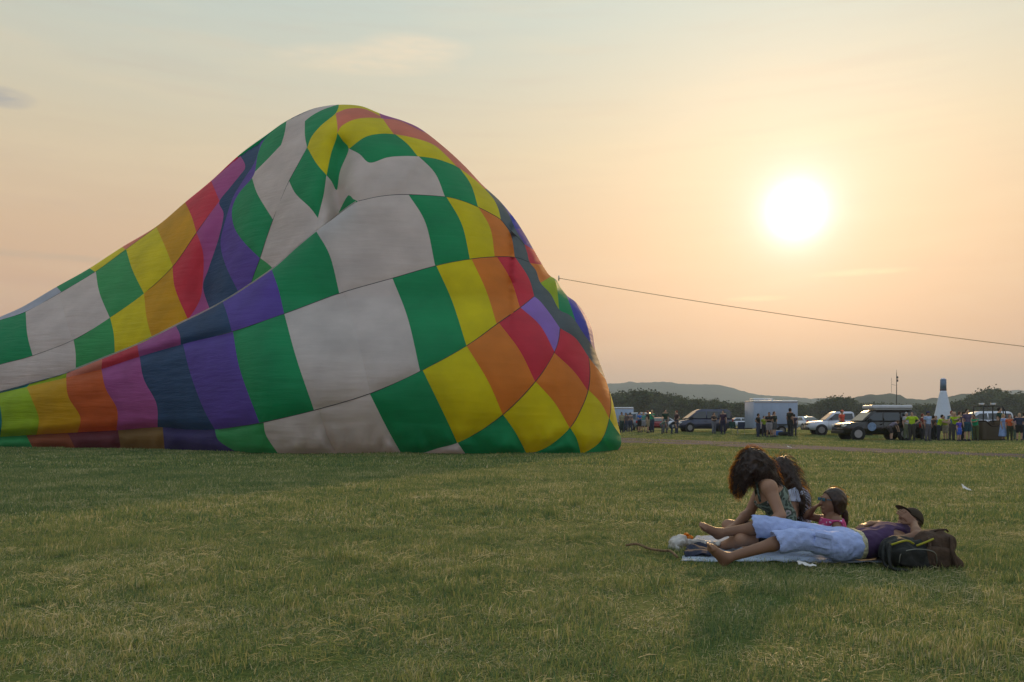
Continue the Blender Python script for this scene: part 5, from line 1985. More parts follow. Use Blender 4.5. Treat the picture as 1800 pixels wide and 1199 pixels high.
def vehicle(kind, name, label, cat, pm, x, Y, yaw, scale=1.0, group=None):
    K = KINDS[kind]
    p = W(x, 742, Y)
    root = thing(name, label, cat, (p.x, Y, gz(0, Y)), yaw, group)
    root.scale = (scale,) * 3
    hw = K["hw"]
    bm = bmesh.new()
    extrude_profile(bm, K["body"], hw)
    bmesh.ops.bevel(bm, geom=list(bm.edges), offset=0.05, segments=2, affect="EDGES")
    body = bm_obj("body", bm, root, pm, True)
    bm = bmesh.new()
    extrude_profile(bm, K["cab"], hw)
    bmesh.ops.bevel(bm, geom=list(bm.edges), offset=0.04, segments=2, affect="EDGES")
    bm_obj("cabin", bm, root, pm, True)
    cab = K["cab"]
    z0, z1 = cab[0][1], max(c[1] for c in cab)
    i1 = max(c[2] for c in cab)

    def sy(z):
        return hw - 0.02 - (i1 - 0.02) * max(0, (z - z0)) / (z1 - z0) + 0.012
    for q in K["win"]:
        for s in (1, -1):
            v = [(a, s * sy(b), b) for a, b in q] + [(a, s * (sy(b) - 0.03), b) for a, b in q]
            mesh_from("window", v, [(0, 1, 2, 3), (7, 6, 5, 4), (0, 4, 5, 1), (1, 5, 6, 2), (2, 6, 7, 3), (3, 7, 4, 0)], root, M_glass)
    for nm, (a, b) in (("windscreen", K["ws"]), ("rear_window", K["rear"])):
        s_ = 1 if nm == "windscreen" else -1
        ya, yb_ = sy(a[1]) - 0.12, sy(b[1]) - 0.10
        nrm_ = Vector((b[1] - a[1], 0, a[0] - b[0])).normalized() * (0.015 if s_ > 0 else 0.015)
        if s_ < 0:
            nrm_ = Vector((-(b[1] - a[1]), 0, (b[0] - a[0]))).normalized() * 0.015
        lo_ = Vector((a[0], 0, a[1])).lerp(Vector((b[0], 0, b[1])), 0.08); hi_ = Vector((a[0], 0, a[1])).lerp(Vector((b[0], 0, b[1])), 0.9)
        v = [lo_ + nrm_ + Vector((0, ya, 0)), lo_ + nrm_ - Vector((0, ya, 0)), hi_ + nrm_ - Vector((0, yb_, 0)), hi_ + nrm_ + Vector((0, yb_, 0))]
        v += [q - nrm_ * 3 for q in v]
        mesh_from(nm, v, [(0, 1, 2, 3), (7, 6, 5, 4), (0, 4, 5, 1), (1, 5, 6, 2), (2, 6, 7, 3), (3, 7, 4, 0)], root, M_glass)
    for wx in K["wh"]:
        for s in (1, -1):
            bm = bmesh.new(); disc(bm, (wx, s * (hw - 0.075), K["r"]), K["r"] + 0.055, 0.17, 24)
            bm_obj("wheel_arch", bm, root, M_trim)
            bm = bmesh.new(); disc(bm, (wx, s * (hw - 0.09), K["r"]), K["r"], 0.23, 24)
            bmesh.ops.bevel(bm, geom=list(bm.edges), offset=0.02, segments=1, affect="EDGES")
            w_ = bm_obj("wheel", bm, root, M_tyre, True)
            bm = bmesh.new(); disc(bm, (wx, s * (hw + 0.022), K["r"]), K["r"] * 0.62, 0.02, 20)
            for k in range(5):
                a_ = k * 1.2566
                add_box(bm, (wx + math.cos(a_) * K["r"] * 0.34, s * (hw + 0.035), K["r"] + math.sin(a_) * K["r"] * 0.34), (K["r"] * 0.5, 0.02, 0.05), Matrix.Rotation(-a_, 4, "Y"))
            bm_obj("rim", bm, w_, M_rim)
    fx = max(c[0] for c in K["body"]); bx_ = min(c[0] for c in K["body"])
    fz = [c[1] for c in K["body"] if c[0] > fx - 0.35]
    zt = sorted(fz)[-1]
    for s in (1, -1):
        bm = bmesh.new(); add_box(bm, (fx - 0.10, s * (hw - 0.2), zt - 0.14), (0.24, 0.34, 0.14), None, 0.03)
        bm_obj("headlight", bm, root, M_lamp, True)
        bm = bmesh.new(); add_box(bm, (bx_ + 0.06, s * (hw - 0.09), 0.88), (0.14, 0.18, 0.26), None, 0.02)
        bm_obj("tail_light", bm, root, M_red, True)
        bm = bmesh.new(); add_box(bm, (K["ws"][0][0] - 0.45, s * (hw + 0.10), z0 + 0.12), (0.12, 0.2, 0.14), None, 0.03)
        bm_obj("mirror", bm, root, M_trim, True)
        for dx in ((K["win"][-1][0][0] - 0.05), (K["win"][-1][1][0])):
            bm = bmesh.new(); add_box(bm, (dx, s * (hw + 0.002), (z0 + 0.45) / 2 + 0.02), (0.014, 0.01, z0 - 0.5))
            bm_obj("door_gap", bm, root, M_trim)
        bm = bmesh.new(); add_box(bm, (K["win"][-1][0][0] + 0.1, s * (hw + 0.012), z0 - 0.14), (0.16, 0.03, 0.03), None, 0.008)
        bm_obj("door_handle", bm, root, M_trim, True)
    bm = bmesh.new(); add_box(bm, (fx - 0.02, 0, 0.5), (0.14, hw * 1.9, 0.2), None, 0.04)
    bm_obj("front_bumper", bm, root, M_trim if kind in ("pickup", "suv") else pm, True)
    bm = bmesh.new(); add_box(bm, (bx_ + 0.02, 0, 0.52), (0.14, hw * 1.9, 0.18), None, 0.04)
    bm_obj("rear_bumper", bm, root, M_trim if kind in ("pickup", "suv") else pm, True)
    bm = bmesh.new(); add_box(bm, (fx + 0.0, 0, zt - 0.16), (0.05, hw * 1.0, 0.14), None, 0.01)
    bm_obj("grille", bm, root, M_trim)
    if K.get("bed"):
        bm = bmesh.new()
        add_box(bm, (-1.76, 0, 1.16), (1.85, 1.62, 0.03))
        bm_obj("load_bed", bm, root, M_trim)
    return root


P_dark = paint("dark_blue", (0.035, 0.04, 0.085))
P_white = paint("white", (0.66, 0.70, 0.80))
P_black = paint("near_black", (0.022, 0.016, 0.014))
P_red = paint("red", (0.28, 0.02, 0.03))
P_grey = paint("silver_grey", (0.22, 0.26, 0.32))

mv_ = vehicle("minivan", "minivan", "dark blue minivan parked side on left of the pale enclosed trailer", "minivan", P_dark, 1237, 70.5, math.pi + 0.05, 0.92)
mv_.scale = (0.92, 0.95, 1.06)
wp_ = vehicle("pickup", "pickup_truck", "white pickup facing left just behind the dark pickup's bonnet", "pickup truck", P_white, 1480, 62.5, math.pi - 0.12, 0.94)
dp_ = vehicle("suv", "pickup_truck", "near black truck parked side on with a pale round emblem on its door", "pickup truck", P_black, 1538, 52.5, math.pi + 0.02, 1.0)
bm = bmesh.new(); disc(bm, (0.62, -0.975, 0.82), 0.26, 0.012, 24)
disc(bm, (0.62, 0.975, 0.82), 0.26, 0.012, 24)
bm_obj("door_emblem", bm, dp_, mat("emblem_blue", (0.22, 0.32, 0.5), rough=0.5, var=0.2, scale=8))
sdf_obj("roof_box", [rbox((-0.75, 0, 2.02), (1.25, 0.75, 0.12), None, 0.09, 0.02)], 0.035, dp_, mat("roof_box_silver", (0.55, 0.56, 0.60), rough=0.3, var=0.05, coat=0.4))
v, f = tube_vf([Vector(q) for q in ((0.3, -0.8, 1.86), (-1.9, -0.8, 1.86))], 0.025, 6); mesh_from("roof_rail", v, f, dp_, M_rim)
v, f = tube_vf([Vector(q) for q in ((0.3, 0.8, 1.86), (-1.9, 0.8, 1.86))], 0.025, 6); mesh_from("roof_rail", v, f, dp_, M_rim)
vehicle("suv", "parked_suv", "grey blue vehicle behind the people at the balloon's right edge", "car", P_grey, 1118, 82, math.pi / 2 + 0.25, 0.95)
vehicle("sedan", "parked_car", "small white car glimpsed right of the man in the green shirt", "car", P_white, 1163, 112, math.pi - 0.1, 1.0, "cars parked beyond the trailer")
vehicle("sedan", "parked_car", "dark red car glimpsed left of the dark blue minivan", "car", P_red, 1160, 86, math.pi / 2 - 0.2, 0.9)
vehicle("sedan", "parked_car", "pale car glimpsed between the dark blue minivan and the trailer", "car", P_white, 1297, 118, math.pi, 1.0, "cars parked beyond the trailer")
vehicle("sedan", "parked_car", "white car glimpsed between the trailer and the white pickup", "car", P_white, 1412, 92, math.pi / 2 + 0.2, 1.0, "cars parked beyond the trailer")
vehicle("minivan", "white_van", "white van parked behind the wicker balloon basket", "van", P_white, 1727, 76, math.pi, 1.0)


def trailer(name, label, x, Y, L_, H_, wd, m, yaw, z0=0.45):
    p = W(x, 742, Y)
    root = thing(name, label, "trailer", (p.x, Y, gz(0, Y)), yaw)
    bm = bmesh.new(); add_box(bm, (0, 0, z0 + H_ / 2), (L_, wd, H_), None, 0.03)
    bm_obj("trailer_body", bm, root, m, True)
    n = int(L_ / 0.6)
    for i in range(1, n):
        for s in (1, -1):
            bm = bmesh.new(); add_box(bm, (-L_ / 2 + i * L_ / n, s * (wd / 2 + 0.006), z0 + H_ / 2), (0.03, 0.012, H_ - 0.2))
            bm_obj("panel_rib", bm, root, m)
    for z in (z0 + 0.06, z0 + H_ - 0.06):
        for s in (1, -1):
            bm = bmesh.new(); add_box(bm, (0, s * (wd / 2 + 0.012), z), (L_ - 0.1, 0.02, 0.09)); bm_obj("edge_trim", bm, root, M_rim)
    bm = bmesh.new(); add_box(bm, (0, 0, z0 + H_ + 0.01), (L_ + 0.03, wd + 0.03, 0.12), None, 0.05); bm_obj("roof", bm, root, mat("trailer_roof", (0.75, 0.75, 0.76), rough=0.25, var=0.05, metal=0.7), True)
    for wx in (-0.4, 0.4):
        for s in (1, -1):
            bm = bmesh.new(); disc(bm, (wx, s * (wd / 2 + 0.05), 0.33), 0.33, 0.22, 22); w_ = bm_obj("wheel", bm, root, M_tyre, True)
            bm = bmesh.new(); disc(bm, (wx, s * (wd / 2 + 0.165), 0.33), 0.19, 0.02, 18); bm_obj("rim", bm, w_, M_rim)
    for s in (1, -1):
        bm = bmesh.new(); add_box(bm, (0, s * (wd / 2 + 0.1), 0.76), (1.75, 0.26, 0.05), None, 0.02); bm_obj("mudguard", bm, root, M_trim, True)
    v, f = merge([tube_vf([Vector((L_ / 2, s * wd * 0.35, 0.45)), Vector((L_ / 2 + 1.1, 0, 0.45))], 0.05, 6) for s in (1, -1)])
    mesh_from("tow_frame", v, f, root, M_trim)
    bm = bmesh.new(); add_box(bm, (-0.9, -(wd / 2 + 0.012), z0 + H_ * 0.45), (0.75, 0.02, H_ * 0.8), None, 0.005); bm_obj("side_door", bm, root, m, True)
    bm = bmesh.new(); add_box(bm, (-0.9, -(wd / 2 + 0.03), z0 + H_ * 0.62), (0.42, 0.02, 0.32), None, 0.005); bm_obj("window", bm, root, M_glass)
    return root


M_tr = mat("trailer_blue_grey", (0.34, 0.42, 0.56), rough=0.35, var=0.06, scale=1.5, coat=0.3)
tr_ = trailer("enclosed_trailer", "tall pale blue enclosed trailer with its roof glinting in the sun", 1355, 63.5, 3.3, 2.0, 2.0, M_tr, math.pi + 0.06)
bm = bmesh.new(); add_box(bm, (0.75, 0, 2.62), (1.5, 1.0, 0.14), None, 0.05); bm_obj("roof_vent", bm, tr_, mat("vent_silver", (0.7, 0.7, 0.7), rough=0.15, metal=0.6, var=0.0), True)
trailer("enclosed_trailer", "white box trailer beside the balloon's right edge, behind the people", 1088, 84, 2.6, 1.75, 1.9, mat("trailer_pale", (0.36, 0.46, 0.62), rough=0.4, var=0.06), math.pi)

# low dark utility trailer behind the dark truck
p = W(1628, 742, 54.5)
ut = thing("utility_trailer", "low dark open trailer behind the crowd, right of the near black truck", "trailer", (p.x, 54.5, gz(0, 54.5)), math.pi)
bm = bmesh.new()
for s in (1, -1):
    add_box(bm, (0, s * 0.8, 0.85), (2.6, 0.05, 0.55))
for s in (1, -1):
    add_box(bm, (s * 1.3, 0, 0.85), (0.05, 1.55, 0.55))
bm_obj("side_panel", bm, ut, M_trim)
bm = bmesh.new(); add_box(bm, (0, 0, 0.56), (2.6, 1.6, 0.05)); bm_obj("load_floor", bm, ut, M_trim)
for s in (1, -1):
    bm = bmesh.new(); disc(bm, (0, s * 0.92, 0.33), 0.33, 0.2, 22); w_ = bm_obj("wheel", bm, ut, M_tyre, True)
    bm = bmesh.new(); disc(bm, (0, s * 1.03, 0.33), 0.19, 0.02, 18); bm_obj("rim", bm, w_, M_rim)
v, f = tube_vf([Vector((1.3, 0, 0.5)), Vector((2.6, 0, 0.45))], 0.05, 6); mesh_from("tow_bar", v, f, ut, M_trim)
bx2 = mat("storage_box_blue", (0.30, 0.42, 0.55), rough=0.5, var=0.1)
bm = bmesh.new(); add_box(bm, (0, 0, 0.32), (1.0, 0.7, 0.62), None, 0.04)
sb = bm_obj("storage_box", bm, None, bx2, True)
p = W(1612, 742, 54.5); sb.location = (p.x, 54.4, gz(0, 54.5) + 0.59)
tag(sb, "pale blue storage box loaded on the low dark trailer", "box")

# ------------------------------------------------------------------ basket, tower, mast
p = W(1737, 742, 51)
bk = thing("balloon_basket", "dark wicker balloon basket with upright rods and burner frame among the crowd", "balloon basket", (p.x, 51, 0), 0.1)
M_wick = bpy.data.materials.new("wicker")
M_wick.use_nodes = True
t = M_wick.node_tree
tcn = N(t, "ShaderNodeTexCoord")
wv = N(t, "ShaderNodeTexWave", wave_type="BANDS", bands_direction="Z"); wv.inputs["Scale"].default_value = 9; wv.inputs["Distortion"].default_value = 2.0
L(t, tcn.outputs["Object"], wv.inputs[0])
c_ = ramp(t, wv.outputs["Fac"], [(0.2, (0.035, 0.025, 0.012, 1)), (0.8, (0.12, 0.085, 0.045, 1))])
L(t, c_, t.nodes["Principled BSDF"].inputs["Base Color"])
bp = N(t, "ShaderNodeBump"); bp.inputs["Strength"].default_value = 0.8; L(t, wv.outputs["Fac"], bp.inputs["Height"]); L(t, bp.outputs[0], t.nodes["Principled BSDF"].inputs["Normal"])
bw, bd = 0.74, 0.60
ring = []
for i in range(48):
    a_ = i / 48 * 6.2832
    x_ = max(-1, min(1, 1.28 * math.cos(a_))) * bw
    y_ = max(-1, min(1, 1.28 * math.sin(a_))) * bd
    ring.append((x_, y_))
V, F = [], []
rows = 14
for j in range(rows + 1):
    for (x_, y_) in ring:
        ztop = 1.14 - 0.30 * math.exp(-(x_ / 0.42) ** 4)
        k = 1 + 0.008 * (j % 2)
        V.append((x_ * k, y_ * k, 0.04 + (ztop - 0.04) * j / rows))
for j in range(rows):
    for i in range(48):
        F.append((j * 48 + i, j * 48 + (i + 1) % 48, (j + 1) * 48 + (i + 1) % 48, (j + 1) * 48 + i))
F.append(tuple(range(47, -1, -1)))
o = mesh_from("wicker_wall", V, F, bk, M_wick, True)
md = o.modifiers.new("thickness", "SOLIDIFY"); md.thickness = 0.05
pts = [Vector((x_, y_, 1.16 - 0.30 * math.exp(-(x_ / 0.42) ** 4))) for x_, y_ in ring]
v, f = tube_vf(pts + pts[:2], 0.045, 8); mesh_from("padded_rim", v, f, bk, mat("suede_rim", (0.05, 0.03, 0.02), rough=0.9, var=0.2), True)
for sx_ in (-1, 1):
    for sy_ in (-1, 1):
        v, f = tube_vf([Vector((sx_ * 0.66, sy_ * 0.5, 1.1)), Vector((sx_ * 0.60, sy_ * 0.45, 2.05))], 0.035, 7); mesh_from("upright_rod", v, f, bk, M_trim, True)
v, f = merge([tube_vf([Vector(a), Vector(b)], 0.025, 6) for a, b in (((-.6, -.45, 2.05), (.6, -.45, 2.05)), ((-.6, .45, 2.05), (.6, .45, 2.05)), ((-.6, -.45, 2.05), (-.6, .45, 2.05)), ((.6, -.45, 2.05), (.6, .45, 2.05)))])
mesh_from("burner_frame", v, f, bk, M_trim, True)
for s in (-0.42, 0.32):
    bm = bmesh.new(); q = bmesh.ops.create_cone(bm, cap_ends=True, segments=16, radius1=0.13, radius2=0.16, depth=0.22)
    for v_ in q["verts"]:
        v_.co += Vector((s, 0, 2.13))
    bm_obj("burner", bm, bk, M_metal, True)
v, f = tube_vf([Vector(q) for q in ((0.60, -0.45, 2.02), (0.80, -0.4, 1.75), (0.92, -0.3, 1.35), (0.88, -0.2, 0.95))], 0.03, 6); mesh_from("fuel_hose", v, f, bk, M_trim, True)

p = W(1658, 742, 150)
tw = thing("inflatable_tower", "tall white tapering tower with a dark banded top rising behind the crowd", "tower", (p.x, 150, 0.28))
px2m = 150 / FOC


def lathe(name, prof, m, parent, seg=28):
    V = [(r_ * math.cos(k * 6.2832 / seg), r_ * math.sin(k * 6.2832 / seg), z) for r_, z in prof for k in range(seg)]
    F = [(j * seg + k, j * seg + (k + 1) % seg, (j + 1) * seg + (k + 1) % seg, (j + 1) * seg + k) for j in range(len(prof) - 1) for k in range(seg)]
    F.append(tuple(range(seg - 1, -1, -1))); F.append(tuple((len(prof) - 1) * seg + k for k in range(seg)))
    return mesh_from(name, V, F, parent, m, True)


zz_ = lambda py: (HORIZON - py) * px2m + EYE - 0.28
lathe("tower_cone", [(1.6, 0), (1.45, zz_(730)), (1.25, zz_(722)), (0.98, zz_(708)), (0.78, zz_(699)), (0.60, zz_(691)), (0.52, zz_(687))], mat("tower_white", (0.62, 0.68, 0.80), rough=0.6, var=0.05, trans=0.1), tw)
lathe("tower_band", [(0.53, zz_(687) + 0.003), (0.53, zz_(683.6))], mat("tower_dark", (0.06, 0.05, 0.07), rough=0.6, var=0.1), tw)
lathe("tower_neck", [(0.51, zz_(683.6) + 0.003), (0.50, zz_(667))], mat("tower_blue", (0.12, 0.18, 0.28), rough=0.6, var=0.1), tw)
lathe("tower_cap", [(0.42, zz_(667) + 0.003), (0.38, zz_(665.5)), (0.1, zz_(664.8))], mat("tower_white", (0.62, 0.68, 0.80)), tw)
p = W(1576, 742, 230)
ms_ = thing("antenna_mast", "thin radio mast with antennas rising above the near black truck", "mast", (p.x, 230, 0.28))
k_ = 230 / FOC
zz_ = lambda py: (HORIZON - py) * k_ + EYE - 0.28
v, f = tube_vf([Vector((0, 0, 0)), Vector((0, 0, zz_(690))), Vector((0, 0, zz_(660))), Vector((0, 0, zz_(650)))], [0.14, 0.11, 0.08, 0.03], 8); mesh_from("mast_pole", v, f, ms_, M_trim, True)
for yy_ in (663.5, 669):
    for s in (0.12, 0.32):
        bm = bmesh.new(); add_box(bm, (s, 0, zz_(yy_)), (0.2, 0.2, 0.6), None, 0.02); bm_obj("antenna_panel", bm, ms_, M_trim)
v, f = merge([tube_vf([Vector((-1.35, 0, zz_(690))), Vector((-1.35, 0, zz_(664)))], 0.035, 5), tube_vf([Vector((-1.35, 0, zz_(676))), Vector((0, 0, zz_(677.5)))], 0.035, 5)])
mesh_from("side_antenna", v, f, ms_, M_trim, True)

# camp chairs and small things beside the trailer
M_canvas = mat("camp_canvas", (0.02, 0.03, 0.06), rough=0.9, var=0.2)


def camp_chair(x, Y, rz, label, m):
    p = W(x, 742, Y)
    r_ = thing("camp_chair", label, "camp chair", (p.x, Y, gz(0, Y)), rz, "camp chairs left of the pale enclosed trailer")
    bm = bmesh.new(); add_box(bm, (0, 0, 0.42), (0.52, 0.48, 0.03), None, 0.01); bm_obj("seat", bm, r_, m)
    bm = bmesh.new(); add_box(bm, (0, 0.27, 0.70), (0.52, 0.03, 0.50), Matrix.Rotation(-0.2, 4, "X"), 0.01); bm_obj("backrest", bm, r_, m)
    for sx_ in (-1, 1):
        for (a, b) in (((0.25, -0.22), (0.25, 0.24)), ((0.25, 0.22), (0.25, -0.24))):
            v, f = tube_vf([Vector((sx_ * a[0], a[1], 0.0)), Vector((sx_ * b[0], b[1], 0.62 if b[1] < 0 else 0.62))], 0.013, 5)
            mesh_from("leg", v, f, r_, M_rim)
        bm = bmesh.new(); add_box(bm, (sx_ * 0.27, 0, 0.62), (0.05, 0.46, 0.02)); bm_obj("armrest", bm, r_, m)


camp_chair(1291, 64, 0.3, "dark camp chair nearest the back of the dark blue minivan", mat("camp_canvas_green", (0.02, 0.06, 0.045), rough=0.9, var=0.2))
camp_chair(1303, 63, -0.3, "dark blue camp chair nearest the left end of the pale trailer", M_canvas)
p = W(1368, 742, 61)
cl2_ = thing("cooler", "bright blue cooler box on the grass in front of the trailer", "cooler", (p.x, 61, gz(0, 61)), 0.2)
bm = bmesh.new(); add_box(bm, (0, 0, 0.17), (0.5, 0.34, 0.34), None, 0.03); bm_obj("cooler_box", bm, cl2_, mat("cooler_blue", (0.05, 0.16, 0.5), rough=0.4, var=0.05), True)
bm = bmesh.new(); add_box(bm, (0, 0, 0.375), (0.52, 0.36, 0.06), None, 0.02); bm_obj("lid", bm, cl2_, mat("cooler_lid", (0.6, 0.65, 0.7), rough=0.4, var=0.05), True)
p = W(1379, 742, 60.5)
db = sdf_obj("duffel_bag", [cap((-0.3, 0, 0.16), (0.3, 0, 0.16), 0.15, None, 0.03), cap((-0.1, 0, 0.3), (0.1, 0, 0.3), 0.02)], 0.03, None, M_black)
db.location = (p.x, 60.5, gz(0, 60.5)); tag(db, "dark duffel bag lying right of the blue cooler box", "bag")

# ------------------------------------------------------------------ the crowd
def stand_joints(pose):
    J = dict(pelvis=(0, 0, .95), hpL=(.095, 0, .93), hpR=(-.095, 0, .93), waist=(0, .0, 1.10), chest=(0, .01, 1.30), neck=(0, .02, 1.47), shL=(.18, .01, 1.42), shR=(-.18, .01, 1.42),
             knL=(.11, -.01, .50), anL=(.12, .02, .09), toeL=(.14, -.12, .05), knR=(-.11, -.01, .50), anR=(-.12, .02, .09), toeR=(-.14, -.12, .05),
             elL=(.24, .04, 1.13), wrL=(.25, -.04, .88), elR=(-.24, .04, 1.13), wrR=(-.25, -.04, .88))
    head, face, up = (0, -.005, 1.62), (0, -1, -.05), (0, 0, 1)
    hL, hR = (0.05, -0.1, -1), (-0.05, -0.1, -1)
    if pose == "hips":
        J.update(elL=(.40, .06, 1.18), wrL=(.20, -.06, 1.05), elR=(-.40, .06, 1.18), wrR=(-.20, -.06, 1.05)); hL, hR = (-.8, 0.2, -.4), (.8, 0.2, -.4)
    if pose == "folded":
        J.update(elL=(.25, -.04, 1.15), wrL=(.03, -.22, 1.20), elR=(-.25, -.04, 1.15), wrR=(-.05, -.20, 1.17)); hL, hR = (-1, 0.1, 0.1), (1, 0.1, 0)
    if pose == "walk":
        J.update(knL=(.10, -.16, .53), anL=(.11, -.24, .10), toeL=(.12, -.40, .10), knR=(-.10, .06, .50), anR=(-.11, .28, .14), toeR=(-.12, .18, .04),
                 elL=(.24, .12, 1.15), wrL=(.25, .14, .90), elR=(-.24, -.04, 1.15), wrR=(-.25, -.20, .98))
    if pose == "reach":
        J.update(waist=(0, -.04, 1.09), chest=(0, -.10, 1.27), neck=(0, -.15, 1.43), shL=(.18, -.13, 1.39), shR=(-.18, -.13, 1.39),
                 elL=(.24, -.34, 1.25), wrL=(.17, -.56, 1.22), elR=(-.24, -.34, 1.22), wrR=(-.15, -.56, 1.15)); head = (0, -.22, 1.57); hL, hR = (-.1, -1, 0), (.1, -1, 0)
    if pose == "phone":
        J.update(elL=(.27, -.10, 1.20), wrL=(.14, -.24, 1.42)); hL = (-.3, -.2, 1)
    if pose == "bend":
        J.update(pelvis=(0, .15, .90), hpL=(.095, .15, .88), hpR=(-.095, .15, .88), waist=(0, .03, 1.02), chest=(0, -.14, 1.13), neck=(0, -.28, 1.22), shL=(.18, -.25, 1.18), shR=(-.18, -.25, 1.18),
                 elL=(.2, -.38, .95), wrL=(.14, -.46, .72), elR=(-.2, -.38, .95), wrR=(-.14, -.46, .72)); head = (0, -.42, 1.28); face = (0, -.8, -.6); up = (0, -.6, .8); hL, hR = (0, -.2, -1), (0, -.2, -1)
    return J, head, face, up, hL, hR


HC = 0.022
POSES = {}


def pose_meshes(pose, fem):
    key = (pose, fem)
    if key in POSES:
        return POSES[key]
    J, head, face, up, hL, hR = stand_joints(pose)
    J["front"] = (0, -1, 0)
    J["soleL"] = (0, 0, -1); J["soleR"] = (0, 0, -1)
    D = {}

    def mk(nm, prims, **kw):
        P, Q = sdf_mesh(prims, HC, **kw)
        me = bpy.data.meshes.new(nm)
        me.from_pydata(P.tolist(), [], Q.tolist()); me.update()
        me.polygons.foreach_set("use_smooth", [True] * len(me.polygons))
        me.materials.append(M_skin)
        D[nm] = me
    arms = p_arm(J, "L") + p_arm(J, "R")
    legs = p_leg(J, "L") + p_leg(J, "R")
    body = p_torso(J, 1, fem) + arms + legs + p_head(head, face, up) + [cap(J["neck"], np.array(head) - np.array((0, 0, .05)), .055, .052, .03)]
    for S_, hd in (("L", hL), ("R", hR)):
        body += p_hand(J["wr" + S_], J["el" + S_], hd, (1 if S_ == "R" else -1, 0, 0.1), 1.0, 0.5, 1 if S_ == "L" else -1)
        body += p_foot(J, S_, 1, True)
    mk("body", body)
    nkz = np.array(J["neck"])
    nv = nrm(nkz - np.array(J["chest"]))
    mk("shirt", p_torso(J, 1, fem) + p_arm(J, "L")[:2] + p_arm(J, "R")[:2], grow=0.022, clips=[(nkz - nv * 0.02, nv), (np.array(J["pelvis"]) - np.array((0, 0, .05)), (0, 0, -1))],
       cuts=[ell(J["elL"], (.13, .13, .13)), ell(J["elR"], (.13, .13, .13))])
    mk("trousers", p_torso(J)[:3] + legs, grow=0.022, clips=[((0, 0, 1.05), (0, 0, 1)), ((0, 0, .10), (0, 0, -1))])
    mk("shorts", p_torso(J)[:3] + legs, grow=0.03, clips=[((0, 0, 1.05), (0, 0, 1)), ((0, 0, .52), (0, 0, -1))])
    mk("shoes", p_foot(J, "L", 1.05, True) + p_foot(J, "R", 1.05, True), grow=0.014)
    R_ = frame(face, up); hc = np.array(head)
    hp = [ell(hc - R_[1] * .02 + R_[2] * .012, (.088, .10, .12), R_, .03)]
    mk("hair", hp, clips=[(hc + R_[1] * .05 - R_[2] * 0.0, nrm(R_[1] - 0.7 * R_[2]))])
    mk("long_hair", hp + [ell(hc - R_[1] * .06 - R_[2] * .11, (.09, .06, .14), R_, .04)], clips=[(hc + R_[1] * .05, nrm(R_[1] - 0.6 * R_[2]))])
    mk("cap", [ell(hc + R_[2] * .03, (.092, .112, .105), R_, .02), ell(hc + R_[2] * .045 + R_[1] * .12, (.07, .07, .016), R_, .02)], clips=[(hc + R_[2] * .028, -R_[2])])
    V = [Vector(q) for q in [(0.0, -0.0, 0.0)]]
    POSES[key] = D
    return D


CLOTH = {}


def cl(c):
    k = "cloth_%d_%d_%d" % tuple(int(x * 255) for x in c)
    return mat(k, c, rough=0.9, var=0.12, scale=8)


HAIRS = {"dark": (0.02, 0.012, 0.01), "brown": (0.10, 0.05, 0.03), "fair": (0.42, 0.30, 0.16), "red": (0.22, 0.06, 0.04), "grey": (0.42, 0.42, 0.42)}


def crowd(x, Y, h, face, pose, top, low, lowkind, hair, haircol, label, fem=False, skin=None, extra=None):
    D = pose_meshes(pose, fem)
    p = W(x, 742, Y)
    r_ = thing("person", label, "person", (p.x, Y, gz(0, Y)), face, "people standing in the field beyond the picnic group")
    r_.scale = (h / 1.74,) * 3

    def part(nm, key, m):
        o = bpy.data.objects.new(nm, D[key]); COL.objects.link(o); o.parent = r_
        o.material_slots[0].link = "OBJECT"; o.material_slots[0].material = m
        return o
    part("body", "body", skin or M_skin3)
    part("shirt", "shirt", cl(top))
    part(lowkind, lowkind, cl(low))
    part("shoes", "shoes", M_trim)
    if hair == "cap":
        part("cap", "cap", cl(haircol)); part("hair", "hair", cl(HAIRS["dark"]))
    else:
        part("hair", hair, cl(HAIRS[haircol]))
    if extra == "pack":
        sdf_obj("backpack", [rbox((0, .22, 1.22), (.15, .09, .24), None, .07, .02)], .025, r_, cl((0.65, 0.15, 0.02)))
    if extra == "dress":
        sdf_obj("dress", [cap((0, 0, 1.3), (0, 0, .25), .16, .30, .05)], .03, r_, cl(top), clips=[((0, 0, .28), (0, 0, -1))])
    return r_


PI = math.pi
JN = (0.045, 0.055, 0.10); BLK = (0.018, 0.018, 0.02); KH = (0.30, 0.25, 0.17); LIME = (0.42, 0.62, 0.02); GRY = (0.10, 0.10, 0.11)
# left of the trailer
crowd(1093, 68, 1.65, 0.4, "stand", (0.30, 0.28, 0.18), (0.03, 0.05, 0.05), "trousers", "hair", "dark", "person in a tan shirt nearest the balloon's right edge", skin=M_skin)
crowd(1100, 70, 1.60, -0.3, "hips", (0.12, 0.09, 0.09), JN, "trousers", "hair", "dark", "person in a dark brownish shirt second from the balloon's right edge", skin=M_skin)
crowd(1108, 71, 1.62, 2.6, "stand", (0.20, 0.17, 0.18), JN, "trousers", "hair", "dark", "person in a grey shirt between the tan shirt and the bright blue shirt")
crowd(1124, 68, 1.68, 0.8, "folded", (0.05, 0.17, 0.55), BLK, "shorts", "hair", "dark", "person in a bright blue shirt and black shorts near the balloon")
crowd(1131, 71, 1.66, -0.5, "stand", (0.10, 0.30, 0.26), (0.30, 0.30, 0.34), "shorts", "hair", "brown", "person in a teal shirt just right of the bright blue shirt")
crowd(1139, 67, 1.78, 1.2, "stand", (0.03, 0.035, 0.03), KH, "shorts", "hair", "red", "person in a black top and khaki shorts left of the balding man in green")
crowd(1146, 69, 1.82, -0.9, "phone", (0.03, 0.30, 0.16), JN, "trousers", "hair", "fair", "fair haired man in a green shirt beside the person in black")
